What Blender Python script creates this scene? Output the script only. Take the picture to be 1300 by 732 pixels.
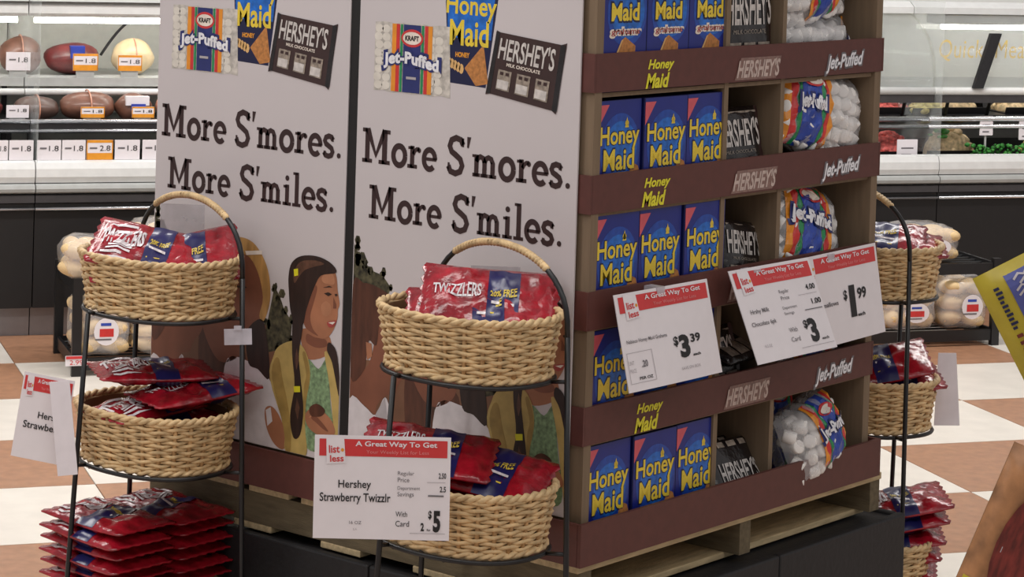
import bpy, bmesh, math, random
from mathutils import Vector, Matrix, Euler
for o in list(bpy.data.objects): bpy.data.objects.remove(o)
S = bpy.context.scene; COL = S.collection
PI = math.pi
random.seed(4)

# ------------------------------------------------------------------ camera
FPX, CY = 3176.73, -61.63
YAW, PIT, ROL = math.radians(39.64331), math.radians(1.715132), math.radians(1.7823755)
CAM = Vector((-3.631851, -2.801105, 1.766434))
Fw = Vector((math.cos(YAW)*math.cos(PIT), math.sin(YAW)*math.cos(PIT), -math.sin(PIT)))
Rt = Vector((math.sin(YAW), -math.cos(YAW), 0)); Up = Rt.cross(Fw)
cr, sr = math.cos(ROL), math.sin(ROL)
R2 = Rt*cr + Up*sr; U2 = Up*cr - Rt*sr
cd = bpy.data.cameras.new('camera'); cam = bpy.data.objects.new('camera', cd); COL.objects.link(cam)
cd.sensor_width = 36; cd.lens = FPX*36/1300; cd.shift_y = -(366-CY)/1300
cd.clip_end = 100
cam.matrix_world = Matrix(((R2.x, U2.x, -Fw.x, CAM.x), (R2.y, U2.y, -Fw.y, CAM.y), (R2.z, U2.z, -Fw.z, CAM.z), (0, 0, 0, 1)))
S.camera = cam

# ------------------------------------------------------------------ world, lights, exposure
w = bpy.data.worlds.new('world'); S.world = w; w.use_nodes = True
w.node_tree.nodes['Background'].inputs[0].default_value = (1.0, 0.955, 0.94, 1)
w.node_tree.nodes['Background'].inputs[1].default_value = 0.38
def area(name, loc, sx, sy, power, col=(1, .965, .93), rot=(0, 0, 0)):
    l = bpy.data.lights.new(name, 'AREA'); l.shape = 'RECTANGLE'; l.size = sx; l.size_y = sy; l.energy = power; l.color = col
    o = bpy.data.objects.new(name, l); COL.objects.link(o); o.location = loc; o.rotation_euler = rot
    return o
TH = math.radians(-31.75)
# rows of fluorescent ceiling fixtures, running along the aisle
area('ceiling_fluorescent_row', (-2.6, 1.6, 3.6), 7, .5, 90, rot=(0, 0, TH))
area('ceiling_fluorescent_row', (-.9, -2.4, 3.6), 7, .5, 60, rot=(0, 0, TH))
area('ceiling_fluorescent_row', (2.3, 2.6, 3.6), 8, .5, 210, rot=(0, 0, TH))
S.view_settings.view_transform = 'Standard'; S.view_settings.look = 'None'
S.view_settings.exposure = 0.0; S.view_settings.gamma = 1.0; S.view_settings.use_curve_mapping = False

# ------------------------------------------------------------------ materials
def lin(c):
    return tuple(((v/255)/12.92 if v/255 <= .04045 else ((v/255+.055)/1.055)**2.4) for v in c)
MATS = {}
def mat(name, rgb, rough=.5, metal=0, var=.06, scale=30, bump=0, bscale=80, coat=0, emit=0, alpha=1, trans=0, stretch=None, spec=.5):
    m = bpy.data.materials.new(name); m.use_nodes = True; nt = m.node_tree; N = nt.nodes; L = nt.links
    b = N['Principled BSDF']; c = lin(rgb)
    b.inputs['Roughness'].default_value = rough; b.inputs['Metallic'].default_value = metal
    b.inputs['Specular IOR Level'].default_value = spec
    b.inputs['Coat Weight'].default_value = coat; b.inputs['Coat Roughness'].default_value = .12
    tc = N.new('ShaderNodeTexCoord'); mp = N.new('ShaderNodeMapping'); L.new(tc.outputs['Object'], mp.inputs[0])
    if stretch: mp.inputs['Scale'].default_value = stretch
    nz = N.new('ShaderNodeTexNoise'); nz.inputs['Scale'].default_value = scale; nz.inputs['Detail'].default_value = 5
    L.new(mp.outputs[0], nz.inputs['Vector'])
    rp = N.new('ShaderNodeValToRGB'); rp.color_ramp.elements[0].position = .3; rp.color_ramp.elements[1].position = .7
    rp.color_ramp.elements[0].color = (*[v*(1-var*2) for v in c], 1); rp.color_ramp.elements[1].color = (*[min(1, v*(1+var*2)) for v in c], 1)
    L.new(nz.outputs['Fac'], rp.inputs[0]); L.new(rp.outputs[0], b.inputs['Base Color'])
    if bump:
        n2 = N.new('ShaderNodeTexNoise'); n2.inputs['Scale'].default_value = bscale; n2.inputs['Detail'].default_value = 3
        L.new(mp.outputs[0], n2.inputs['Vector'])
        bp = N.new('ShaderNodeBump'); bp.inputs['Strength'].default_value = bump; bp.inputs['Distance'].default_value = .01
        L.new(n2.outputs['Fac'], bp.inputs['Height']); L.new(bp.outputs[0], b.inputs['Normal'])
    if emit:
        b.inputs['Emission Color'].default_value = (*c, 1); b.inputs['Emission Strength'].default_value = emit
    if alpha < 1: b.inputs['Alpha'].default_value = alpha
    MATS[name] = m
    return m
mat('tile_white', (226, 219, 209), .32, var=.03, scale=9)
mat('tile_brown', (166, 122, 94), .36, var=.07, scale=26)
mat('grout', (120, 104, 92), .8)
mat('wall', (196, 190, 180), .8)
mat('kick', (146, 142, 144), .5, var=.03)
mat('black_metal', (22, 22, 25), .38, var=.08)
mat('black_panel', (27, 27, 30), .6, var=.1, scale=60, bump=.1)
mat('case_black', (24, 22, 23), .5)
mat('case_dark', (62, 60, 62), .45)
mat('chrome', (225, 226, 230), .22, metal=1, var=.02)
mat('white_enamel', (226, 227, 226), .28, var=.02)
mat('grey_enamel', (176, 178, 176), .35, var=.03)
mat('tube_glow', (255, 252, 244), .5, emit=14)
mat('glass', (225, 232, 232), .06, alpha=.16)
mat('gold', (222, 188, 84), .35, var=.03)
mat('poster', (206, 199, 201), .36, var=.015, scale=3)
mat('print_dark', (52, 30, 30), .4, var=.02)
mat('card_tan', (126, 107, 86), .8, var=.05, scale=90, stretch=(1, 1, .08))
mat('card_brown', (92, 50, 44), .55, var=.05, scale=50)
mat('card_core', (60, 46, 38), .85)
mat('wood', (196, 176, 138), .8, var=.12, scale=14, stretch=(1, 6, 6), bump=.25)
mat('wood_shade', (104, 93, 72), .85, var=.12, scale=14, stretch=(6, 1, 6), bump=.25)  # stringer wood colour darkened to paint in the pallet's shaded side
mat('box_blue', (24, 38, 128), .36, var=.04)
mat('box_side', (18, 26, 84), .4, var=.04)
mat('box_glow', (28, 104, 196), .36, var=.18, scale=60)
mat('box_light', (84, 150, 220), .4)
mat('yellow', (232, 204, 62), .42, var=.05)
mat('lip_yellow', (226, 218, 44), .45, var=.03)
mat('navy', (20, 24, 66), .45)
mat('pinkred', (214, 92, 104), .45)
mat('cracker', (186, 124, 66), .6, var=.16, scale=120)
mat('cracker_edge', (222, 178, 116), .6)
mat('ivory', (232, 220, 208), .5)
mat('choc', (58, 36, 34), .3, var=.08, coat=.2)
mat('choc_black', (30, 25, 27), .26, var=.15, coat=.25, bump=.35, bscale=45)
mat('silver_print', (206, 200, 196), .3, var=.1, scale=90)
mat('choc_photo', (150, 138, 126), .5, var=.25, scale=110)
mat('lip_silver', (196, 176, 168), .45, var=.08, scale=150)
mat('lip_hatch', (136, 106, 98), .5, var=.1, scale=180)
mat('jet_white', (234, 234, 240), .4)
mat('jet_blue', (44, 72, 166), .35, var=.1)
mat('jet_navy', (40, 48, 110), .4)
mat('jet_orange', (232, 148, 44), .35, var=.06)
mat('jet_red', (206, 52, 52), .35, var=.06)
mat('jet_green', (36, 138, 84), .35, var=.06)
mat('bag_film', (240, 240, 244), .12, alpha=.30, coat=.3)
mat('bag_print_film', (198, 192, 184), .35, var=.16, scale=70)
mat('marsh', (244, 241, 238), .6, var=.02)
mat('marsh_print', (222, 216, 206), .6, var=.06)
mat('red_film', (150, 20, 36), .2, var=.25, scale=34, bump=.4, bscale=38, coat=.3)
mat('red_dark', (112, 12, 26), .3, var=.15)
mat('label_navy', (30, 30, 86), .28, var=.1, coat=.2)
mat('label_yellow', (226, 198, 70), .4)
mat('foil', (226, 218, 222), .24, var=.12, scale=80, bump=.5, bscale=60)
mat('wicker', (212, 182, 136), .55, var=.14, scale=45)
mat('wicker_dark', (178, 140, 94), .6, var=.16, scale=60)
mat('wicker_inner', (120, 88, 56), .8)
mat('paper', (232, 226, 230), .5, var=.01)
mat('paper_back', (232, 226, 232), .5, var=.02)
mat('sign_red', (206, 56, 58), .42, var=.02)
mat('ink', (24, 22, 24), .5)
mat('ink_grey', (110, 106, 110), .5)
mat('ink_light', (176, 170, 174), .5)
mat('ink_pink', (222, 140, 140), .5)
mat('sleeve', (196, 192, 196), .12, alpha=.42)
mat('clip_plastic', (214, 210, 220), .2, alpha=.7)
mat('skin', (168, 112, 82), .5, var=.10, scale=12)
mat('skin_light', (182, 126, 94), .5, var=.06)
mat('cardigan_dark', (160, 132, 72), .5, var=.12, scale=30)
mat('hair_light', (92, 62, 48), .5, var=.2, scale=60)
mat('box_mid', (26, 70, 164), .36, var=.12, scale=60)
mat('skin_shadow', (128, 78, 58), .5, var=.1, scale=10)
mat('hair_dark', (46, 30, 26), .5, var=.2, scale=60, stretch=(1, 1, .2))
mat('hair_brown', (84, 48, 34), .5, var=.2, scale=60, stretch=(1, 1, .2))
mat('hair_blond', (176, 134, 78), .5, var=.16, scale=60, stretch=(1, 1, .2))
mat('cardigan', (190, 164, 98), .5, var=.08, scale=30)
mat('green_top', (124, 150, 112), .5, var=.25, scale=110)
mat('shirt', (216, 210, 214), .5, var=.05)
mat('foliage', (70, 66, 46), .6, var=.5, scale=75)
mat('fence_print', (122, 84, 62), .5, var=.12, scale=12)
mat('mouth', (170, 70, 66), .5)
mat('ham_brown', (118, 78, 62), .4, var=.16, scale=20, coat=.3)
mat('ham_red', (116, 50, 50), .35, var=.2, scale=18, coat=.3)
mat('ham_cream', (232, 208, 166), .4, var=.05, coat=.2)
mat('ham_pink', (206, 146, 122), .4, var=.1, coat=.2)
mat('ham_dark', (92, 70, 62), .4, var=.2, scale=20, coat=.2)
mat('tag_orange', (226, 150, 40), .5)
mat('tag_blue', (54, 70, 168), .4)
mat('tray_black', (32, 30, 32), .4)
mat('roll', (226, 196, 146), .65, var=.1, scale=25)
mat('salad_beige', (214, 188, 146), .6, var=.2, scale=60)
mat('salad_yellow', (226, 208, 132), .6, var=.2, scale=60)
mat('salad_green', (62, 134, 52), .6, var=.35, scale=60)
mat('garnish', (40, 120, 40), .6, var=.4, scale=50)
mat('salad_red', (196, 92, 86), .6, var=.3, scale=60)
mat('back_tile', (222, 222, 214), .35, var=.02)
mat('chip_yellow', (176, 158, 44), .32, var=.08, scale=20)
mat('chip_blue', (74, 80, 140), .35, var=.08)
mat('chip_orange', (152, 106, 68), .35, var=.25, scale=20)
mat('chip_brown', (112, 40, 34), .4, var=.25, scale=30, stretch=(4, 4, 1))

# ------------------------------------------------------------------ mesh helpers
class MB:
    def __init__(s): s.V = []; s.F = []; s.M = []; s.mats = []
    def mi(s, m):
        if m not in s.mats: s.mats.append(m)
        return s.mats.index(m)
    def add(s, V, F, m):
        k = len(s.V); i = s.mi(m); s.V += [tuple(v) for v in V]
        for f in F: s.F.append(tuple(q+k for q in f)); s.M.append(i)
        return s
    def box(s, x0, x1, y0, y1, z0, z1, m):
        V = [(x, y, z) for z in (z0, z1) for y in (y0, y1) for x in (x0, x1)]
        return s.add(V, [(0, 2, 3, 1), (4, 5, 7, 6), (0, 1, 5, 4), (2, 6, 7, 3), (0, 4, 6, 2), (1, 3, 7, 5)], m)
    def ext(s, prof, x0, x1, m):               # profile in (y, z), extruded along x
        n = len(prof); V = [(x0, y, z) for y, z in prof]+[(x1, y, z) for y, z in prof]
        F = [(i, (i+1) % n, (i+1) % n+n, i+n) for i in range(n)]+[tuple(range(n-1, -1, -1)), tuple(range(n, 2*n))]
        return s.add(V, F, m)
    def tube(s, path, r, m, sides=6, closed=False, taper=None):
        P = [Vector(p) for p in path]; n = len(P); V = []; F = []
        up = Vector((0, 0, 1)); prev = None
        for i in range(n):
            a = P[(i-1) % n] if (closed or i) else P[i]; b = P[(i+1) % n] if (closed or i < n-1) else P[i]
            t = (b-a).normalized()
            if prev is None:
                u = t.cross(up) if abs(t.z) < .9 else t.cross(Vector((1, 0, 0)))
            else: u = prev - t*prev.dot(t)
            u.normalize(); prev = u; v = t.cross(u)
            rr = r if taper is None else r*taper[i]
            for k in range(sides):
                a2 = 2*PI*k/sides; V.append(P[i]+u*math.cos(a2)*rr+v*math.sin(a2)*rr)
        m2 = n if closed else n-1
        for i in range(m2):
            for k in range(sides):
                j = (i+1) % n
                F.append((i*sides+k, i*sides+(k+1) % sides, j*sides+(k+1) % sides, j*sides+k))
        if not closed: F += [tuple(range(sides-1, -1, -1)), tuple(range((n-1)*sides, n*sides))]
        return s.add(V, F, m)
    def ball(s, c, r, m, nu=12, nv=8, fn=None):
        V = []; F = []
        for j in range(nv+1):
            ph = PI*j/nv
            for i in range(nu):
                th = 2*PI*i/nu; d = (math.sin(ph)*math.cos(th), math.sin(ph)*math.sin(th), math.cos(ph))
                k = fn(d) if fn else 1
                V.append((c[0]+r[0]*d[0]*k, c[1]+r[1]*d[1]*k, c[2]+r[2]*d[2]*k))
        for j in range(nv):
            for i in range(nu):
                F.append((j*nu+i, (j+1)*nu+i, (j+1)*nu+(i+1) % nu, j*nu+(i+1) % nu))
        return s.add(V, F, m)
    def mesh(s, name, smooth=False):
        me = bpy.data.meshes.new(name); me.from_pydata(s.V, [], s.F)
        for m in s.mats: me.materials.append(MATS[m])
        me.polygons.foreach_set('material_index', s.M)
        if smooth: me.polygons.foreach_set('use_smooth', [True]*len(s.F))
        me.update(); return me
    def build(s, name, parent=None, smooth=False, loc=(0, 0, 0), rot=(0, 0, 0), bevel=0):
        return link(name, s.mesh(name, smooth), parent, loc, rot, bevel)
def link(name, me, parent=None, loc=(0, 0, 0), rot=(0, 0, 0), bevel=0):
    o = bpy.data.objects.new(name, me); COL.objects.link(o); o.parent = parent; o.location = loc; o.rotation_euler = rot
    if bevel:
        b = o.modifiers.new('bevel', 'BEVEL'); b.width = bevel; b.segments = 2; b.limit_method = 'ANGLE'
    return o
def tag(o, label, cat, group=None):
    o['label'] = label; o['category'] = cat
    if group: o['group'] = group
    return o
def thing(name, label, cat, loc=(0, 0, 0), rot=(0, 0, 0), group=None):
    o = bpy.data.objects.new(name, None); COL.objects.link(o); o.location = loc
    o.rotation_euler = rot if not isinstance(rot, (int, float)) else (0, 0, rot)
    o.empty_display_size = .05
    return tag(o, label, cat, group)
def struct(o): o['kind'] = 'structure'; return o
def dup(root, loc, rot, label, group=None):
    r = root.copy(); COL.objects.link(r); r.location = loc; r.rotation_euler = rot if not isinstance(rot, (int, float)) else (0, 0, rot)
    r['label'] = label
    if group: r['group'] = group
    for ch in list(root.children):
        c = ch.copy(); COL.objects.link(c); c.parent = r
        for g in list(ch.children):
            d = g.copy(); COL.objects.link(d); d.parent = c
    return r
# basis rotation: local X along a, local -Y towards the outward normal
def facing(xdir, zdir=(0, 0, 1)):
    X = Vector(xdir).normalized(); Z = Vector(zdir); Z = (Z-X*Z.dot(X)).normalized(); Y = Z.cross(X)
    return Matrix((X, Y, Z)).transposed().to_euler()

# text as flat mesh, normalised to its own bounding box
_tc = {}
def textgeo(t, bold=0., shear=0., space=1.):
    k = (t, bold, shear, space)
    if k in _tc: return _tc[k]
    cu = bpy.data.curves.new('lettering', 'FONT'); cu.body = t; cu.offset = bold; cu.shear = shear; cu.resolution_u = 3
    cu.space_character = space; cu.space_line = .82
    ob = bpy.data.objects.new('lettering', cu); COL.objects.link(ob)
    dg = bpy.context.evaluated_depsgraph_get(); me = bpy.data.meshes.new_from_object(ob.evaluated_get(dg))
    V = [(v.co.x, v.co.y) for v in me.vertices]; F = [tuple(p.vertices) for p in me.polygons]
    bpy.data.objects.remove(ob); bpy.data.curves.remove(cu); bpy.data.meshes.remove(me)
    x0 = min(v[0] for v in V); x1 = max(v[0] for v in V); y0 = min(v[1] for v in V); y1 = max(v[1] for v in V)
    V = [((x-x0)/(x1-x0), (y-y0)/(y1-y0)) for x, y in V]
    _tc[k] = (V, F); return V, F
class PR(MB):
    """flat print: (u, v, layer) -> 3D through s.map"""
    def __init__(s, fn=None, step=.0006):
        super().__init__(); s.step = step; s.fn = fn or (lambda u, v, d: (u, -d, v))
    def poly(s, m, pts, layer=1):
        s.add([s.fn(u, v, layer*s.step) for u, v in pts], [tuple(range(len(pts)))], m); return s
    def rect(s, m, u0, v0, u1, v1, layer=1): return s.poly(m, [(u0, v0), (u1, v0), (u1, v1), (u0, v1)], layer)
    def grid(s, m, u0, v0, u1, v1, layer=1, nu=8, nv=6):
        V = [s.fn(u0+(u1-u0)*i/nu, v0+(v1-v0)*j/nv, layer*s.step) for j in range(nv+1) for i in range(nu+1)]
        F = [(j*(nu+1)+i, j*(nu+1)+i+1, (j+1)*(nu+1)+i+1, (j+1)*(nu+1)+i) for j in range(nv) for i in range(nu)]
        s.add(V, F, m); return s
    def disc(s, m, cu, cv, ru, rv, layer=1, n=20): return s.poly(m, [(cu+ru*math.cos(2*PI*i/n), cv+rv*math.sin(2*PI*i/n)) for i in range(n)], layer)
    def text(s, m, t, u0, v0, u1, v1, layer=1, bold=0, shear=0, rot=0, tf=None, space=1.):
        V, F = textgeo(t, bold, shear, space); P = []
        cu, cv = (u0+u1)/2, (v0+v1)/2; c, d = math.cos(rot), math.sin(rot)
        for x, y in V:
            a, b = (x-.5)*(u1-u0), (y-.5)*(v1-v0)
            p = (cu+a*c-b*d, cv+a*d+b*c)
            if tf: p = tf(*p)
            P.append(s.fn(p[0], p[1], layer*s.step))
        s.add(P, F, m); return s
def ribbon(pts, wd):
    P = [Vector((x, y)) for x, y in pts]; n = len(P); Lp = []; Rp = []
    for i in range(n):
        a = P[max(i-1, 0)]; b = P[min(i+1, n-1)]; t = (b-a).normalized(); nn = Vector((-t.y, t.x))
        ww = wd[i] if isinstance(wd, (list, tuple)) else wd
        Lp.append(P[i]+nn*ww/2); Rp.append(P[i]-nn*ww/2)
    return [[tuple(Lp[i]), tuple(Rp[i]), tuple(Rp[i+1]), tuple(Lp[i+1])] for i in range(n-1)]
def arcp(cx, cy, rx, ry, a0, a1, n=14): return [(cx+rx*math.cos(math.radians(a0+(a1-a0)*i/n)), cy+ry*math.sin(math.radians(a0+(a1-a0)*i/n))) for i in range(n+1)]
# slab-serif letters drawn as strokes (cap height 1)
def glyph(c):
    Q = []; R = lambda x0, y0, x1, y1: Q.append([(x0, y0), (x1, y0), (x1, y1), (x0, y1)])
    if c == 'M':
        R(.09, 0, .27, 1); R(.78, 0, .98, 1); Q.extend(ribbon([(.19, .98), (.53, .24), (.88, .98)], .19))
        R(-.02, 0, .38, .115); R(.65, 0, 1.10, .115); R(-.02, .885, .26, 1); R(.82, .885, 1.10, 1); return Q, 1.14
    if c == 'o': Q.extend(ribbon(arcp(.29, .31, .235, .275, 0, 360, 26), .175)); return Q, .60
    if c == 'r':
        R(.08, 0, .245, .64); R(-.02, 0, .36, .11); R(.0, .54, .2, .62); Q.extend(ribbon([(.2, .4), (.26, .5), (.34, .56), (.44, .56)], .12)); Q.append(arcp(.43, .53, .075, .075, 0, 360, 12)[:-1]); return Q, .53
    if c == 'e':
        Q.extend(ribbon(arcp(.27, .31, .22, .275, 0, 315, 24), .165)); R(.08, .27, .54, .365); return Q, .57
    if c in 'Ss':
        k = (.62, 1.08) if c == 'S' else (.42, .64)
        p = [(.92, .80), (.78, .93), (.5, .97), (.22, .90), (.12, .74), (.24, .60), (.5, .52), (.78, .42), (.90, .26), (.78, .10), (.5, .04), (.2, .08), (.06, .22)]
        Q.extend(ribbon([(x*k[0], y*k[1]-(.03 if c == 'S' else .0)) for x, y in p], .18 if c == 'S' else .165))
        R(.84*k[0], .72*k[1], .98*k[0], .95*k[1]); R(.02*k[0], .05*k[1], .14*k[0], .28*k[1]); return Q, (.62 if c == 'S' else .47)
    if c == "'": Q.append([(.06, .78), (.12, .76), (.20, 1.08), (.06, 1.08)]); return Q, .22
    if c == 'm':
        for x in (.10, .40, .70): R(x-.02, 0, x+.14, .45 if x > .2 else .62); R(x-.08, 0, x+.20, .10)
        R(0, .54, .2, .62)
        for x in (.16, .46): Q.extend(ribbon([(x, .42), (x+.05, .53), (x+.14, .57), (x+.24, .54), (x+.297, .42)], .155))
        return Q, .95
    if c == '.': Q.append(arcp(.12, .075, .08, .08, 0, 360, 12)[:-1]); return Q, .24
    if c == 'i': R(.08, 0, .245, .64); R(-.02, 0, .34, .10); R(.0, .54, .2, .62); Q.append(arcp(.16, .84, .085, .085, 0, 360, 12)[:-1]); return Q, .37
    if c == 'l': R(.08, 0, .245, 1.05); R(-.02, 0, .34, .10); R(.0, .97, .2, 1.05); return Q, .36
    return Q, .34
def slab(pr, m, text, u0, v0, width, cap, layer=1, slope=0.):
    x = 0; polys = []
    for ch in text:
        q, a = glyph(ch); polys += [[(px+x, py) for px, py in p] for p in q]; x += a+.045
    k = width/(x-.1)
    for p in polys: pr.poly(m, [(u0+px*k, v0+py*cap+slope*px*k) for px, py in p], layer)

# frames of the background (along the deli case, away from the viewer)
Ev = Vector((math.cos(TH), math.sin(TH), 0)); Nv = Vector((-Ev.y, Ev.x, 0))
def W(e, n, z=0): return Ev*e + Nv*n + Vector((0, 0, z))

# ================================================================== SETTING
m = MB(); m.box(-4.2, 7.0, -5.5, 7.0, -.10, -.004, 'grout'); fl = struct(m.build('floor', rot=(0, 0, TH)))
TE, TN = .62, .592
tw = MB().box(.0015, TE-.0015, .0015, TN-.0015, -.01, 0, 'tile_white').mesh('tile'); tb = MB().box(.0015, TE-.0015, .0015, TN-.0015, -.01, 0, 'tile_brown').mesh('tile')
for i in range(-4, 10):
    for j in range(-9, 7):
        # j row: n from 3.968 + (j-4)*TN
        n0 = 3.968+(j-4)*TN; e0 = -.435+i*TE
        link('tile', tw if (i+j) % 2 == 0 else tb, fl, (e0, n0, 0))
m = MB(); m.box(-4.2, 7.0, 6.5, 6.6, -.1, 3.6, 'wall'); struct(m.build('wall_back', rot=(0, 0, TH)))

# ------------------------------------------------------------------ refrigerated deli cases along the back
CN = 5.02
def case_unit(e0, e1, kind, label):
    L = e1-e0-.004
    c = thing('deli_case', label, 'display case', W(e0+.002, CN), TH, 'refrigerated deli cases')
    MB().box(0, L, .06, .95, 0, .11, 'kick').build('kick_plate', c)
    m = MB(); m.box(0, L, .0, .95, .112, .50, 'case_black'); m.build('lower_body', c)
    m = MB(); m.ext([(.0, .501), (-.012, .505), (-.012, .532), (.0, .535), (.95, .535), (.95, .501)], 0, L, 'case_dark'); m.build('bumper', c)
    MB().tube([(0, -.012, .482), (L, -.012, .482)], .007, 'chrome', 8).build('chrome_rail', c, True)
    m = MB(); m.ext([(.0, .537), (-.02, .545), (-.024, .557), (-.02, .569), (.0, .575), (.0, .575), (.05, .56), (.05, .537)], 0, L, 'grey_enamel'); m.build('trim_lip', c)
    m = MB(); m.ext([(-.004, .578), (-.012, .60), (-.010, .63), (.0, .652), (.03, .658), (.06, .655), (.06, .578)], 0, L, 'white_enamel'); m.build('front_panel', c)
    m = MB(); m.box(0, L, .062, .95, .56, .60 if kind == 'meat' else .63, 'tray_black'); m.build('deck', c)
    bw = MB().box(0, L, .90, .95, .60, 1.42, 'back_tile').build('back_wall', c)
    for e in ([0.0] if kind == 'meat' else [0.0]):
        MB().box(e-.002, e+.006, .0, .9, .60, 1.30, 'glass').build('end_glass', c)
    if kind == 'meat':
        m = MB(); m.box(0, L, .18, .62, .758, .778, 'case_dark'); m.build('shelf', c)
        MB().box(0, L, .36, .80, .905, .938, 'grey_enamel').build('shelf', c)
        MB().tube([(0, .17, .788), (L, .17, .788)], .009, 'chrome', 8).build('chrome_rail', c, True)
        MB().tube([(0, .17, .752), (L, .17, .752)], .008, 'chrome', 8).build('chrome_rail', c, True)
        MB().tube([(0, .35, .884), (L, .35, .884)], .013, 'white_enamel', 8).build('chrome_rail', c, True)
        for x in (.05, L*.5, L-.05): MB().box(x, x+.02, .45, .60, .60, .758, 'case_dark').box(x, x+.02, .62, .64, .6, .905, 'case_dark').build('shelf_bracket', c)
        m = MB(); m.ext([(.30, 1.178), (.285, 1.19), (.285, 1.222), (.31, 1.235), (.95, 1.30), (.95, 1.25)], 0, L, 'white_enamel'); m.build('canopy', c)
        MB().ext([(.27, 1.236), (.30, 1.29), (.42, 1.36), (.95, 1.42), (.95, 1.302), (.31, 1.237)], 0, L, 'grey_enamel').build('canopy_top', c)
        MB().tube([(.03, .36, 1.16), (L-.03, .36, 1.16)], .011, 'tube_glow', 8).build('lamp_tube', c, True)
    else:
        [MB().tube([(x, .07, .915), (x+.06, .22, .80)], .008, 'case_black', 6).build('rail_bracket', c, True) for x in (.08, .28, .62, L-.25, L-.12)]
        MB().tube([(0, .06, .922), (L, .06, .922)], .016, 'white_enamel', 10).build('hand_rail', c, True)
        MB().tube([(0, .10, .800), (L, .10, .800)], .011, 'chrome', 8).build('chrome_rail', c, True)
        MB().tube([(0, .10, .767), (L, .10, .767)], .009, 'chrome', 8).build('chrome_rail', c, True)
        MB().box(0, L, .30, .90, .775, .795, 'tray_black').build('shelf', c)
        MB().box(0, L, .055, .075, .872, .905, 'case_dark').build('shelf_bracket', c)
        MB().ext([(.55, .86), (.55, .88), (.90, .91), (.90, .88)], 0, L, 'grey_enamel').build('shelf', c)
        pts = [(.06, .94), (.055, .99), (.07, 1.06), (.11, 1.13), (.18, 1.19), (.28, 1.235)]
        m = MB(); m.ext(pts+[(y+.006, z-.004) for y, z in reversed(pts)], .006, L-.006, 'glass'); m.build('curved_glass', c, True)
        m = MB(); m.ext([(.26, 1.235), (.26, 1.262), (.30, 1.285), (.95, 1.32), (.95, 1.28), (.30, 1.24)], 0, L, 'white_enamel'); m.build('canopy', c)
        MB().ext([(.42, 1.18), (.40, 1.19), (.40, 1.222), (.42, 1.235), (.56, 1.235), (.56, 1.18)], .22, L-.1, 'white_enamel').build('lamp_housing', c)
        MB().tube([(.24, .46, 1.168), (L-.12, .46, 1.168)], .011, 'tube_glow', 8).build('lamp_tube', c, True)
        for x in ([.165] if L > 0 else []):
            MB().ext([(.030, .935), (.046, .935), (.085, 1.165), (.06, 1.165)], 0, .048, 'black_panel').build('glass_strut', c, loc=(x, 0, 0))
    return c
case_unit(-2.18, -.315, 'meat', 'white deli case of wrapped hams cut off by the left edge of the photo')
cM = case_unit(-.315, 1.56, 'meat', 'white deli case with ham shelves right beside the left poster')
cS1 = case_unit(1.56, 3.43, 'salad', 'chrome and glass salad case section directly behind the shelf display')
cS2 = case_unit(3.43, 5.3, 'salad', 'glass fronted salad case with gold script at the far right')
# skew the visible strut of the right section: leaning black bar
for o in cS2.children:
    if o.name.startswith('glass_strut'):
        for v in o.data.vertices: v.co.x += (v.co.z-.93)*.42
p = PR(lambda u, v, d: (u, .118-d-(1.13-v)*.5*(1 if v < 1.13 else 1), v))
p.text('gold', 'Quick  Meals', .035, 1.045, .50, 1.135, 1, bold=.0, shear=.45, space=1.05); p.build('gold_lettering', cS2)

# hams and roasts on the shelves: (e0,e1,z0,z1,depth,mat,label,extra)
def lump(name, e0, e1, z0, z1, dn, m, label, cat, extra=None, seed=0):
    rnd = random.Random(seed); ph = [rnd.uniform(0, 6) for _ in range(4)]
    fn = lambda d: 1+.05*math.sin(3*d[0]+ph[0])+.04*math.sin(4*d[1]+5*d[2]+ph[1])
    cx = (e0+e1)/2; h = z1-z0
    t = thing(name, label, cat, W(cx, CN+dn, z0), TH, 'wrapped meats in the deli case')
    b = MB(); b.ball((0, 0, h/2), ((e1-e0)/2, min(.11, (e1-e0)*.42), h/2*1.02), m, 18, 12, fn); b.build('meat', t, True)
    q = MB(); y = -min(.11, (e1-e0)*.42)
    if extra == 'blue':
        q.box(-.015, .04, y-.004, y*.55, h*.55, h*.92, 'tag_blue'); q.build('label', t)
    elif extra == 'whiteblue':
        q.box(-.04, .05, y-.004, y*.5, h*.62, h*.95, 'paper'); q.box(-.02, .035, y-.008, y*.6, h*.45, h*.68, 'tag_blue'); q.build('label', t)
    else:
        q.tube([(math.cos(a)*.004, math.cos(a)*(y-.004)*1.02, h/2+math.sin(a)*h*.54) for a in [2*PI*i/20 for i in range(20)]], .003, 'ham_pink', 5, True); q.build('string', t)
    return t
up_z = .938; lo_z = .778
lump('ham', -.40, -.228, up_z, 1.085, .52, 'ham_brown', 'rounded brown ham at the left end of the upper shelf', 'meat', None, 1)
lump('ham', -.221, -.009, up_z, 1.065, .52, 'ham_red', 'dark red ham with a blue label on the upper shelf', 'meat', 'blue', 2)
lump('turkey_breast', .038, .216, up_z, 1.075, .52, 'ham_cream', 'pale cream turkey breast on the upper shelf', 'meat', None, 3)
lump('ham', -.55, -.40, lo_z, .87, .30, 'ham_red', 'sliver of reddish ham at the photo edge on the lower shelf', 'meat', None, 4)
lump('roast', -.36, -.19, lo_z, .873, .30, 'ham_dark', 'grey brown roast behind a white tag on the lower shelf', 'meat', None, 5)
lump('roast', -.184, .02, lo_z, .892, .30, 'ham_brown', 'large brown roast in the middle of the lower shelf', 'meat', None, 6)
lump('ham', .02, .173, lo_z, .882, .30, 'ham_brown', 'brown ham with white and blue wrapper on the lower shelf', 'meat', 'whiteblue', 7)
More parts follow.
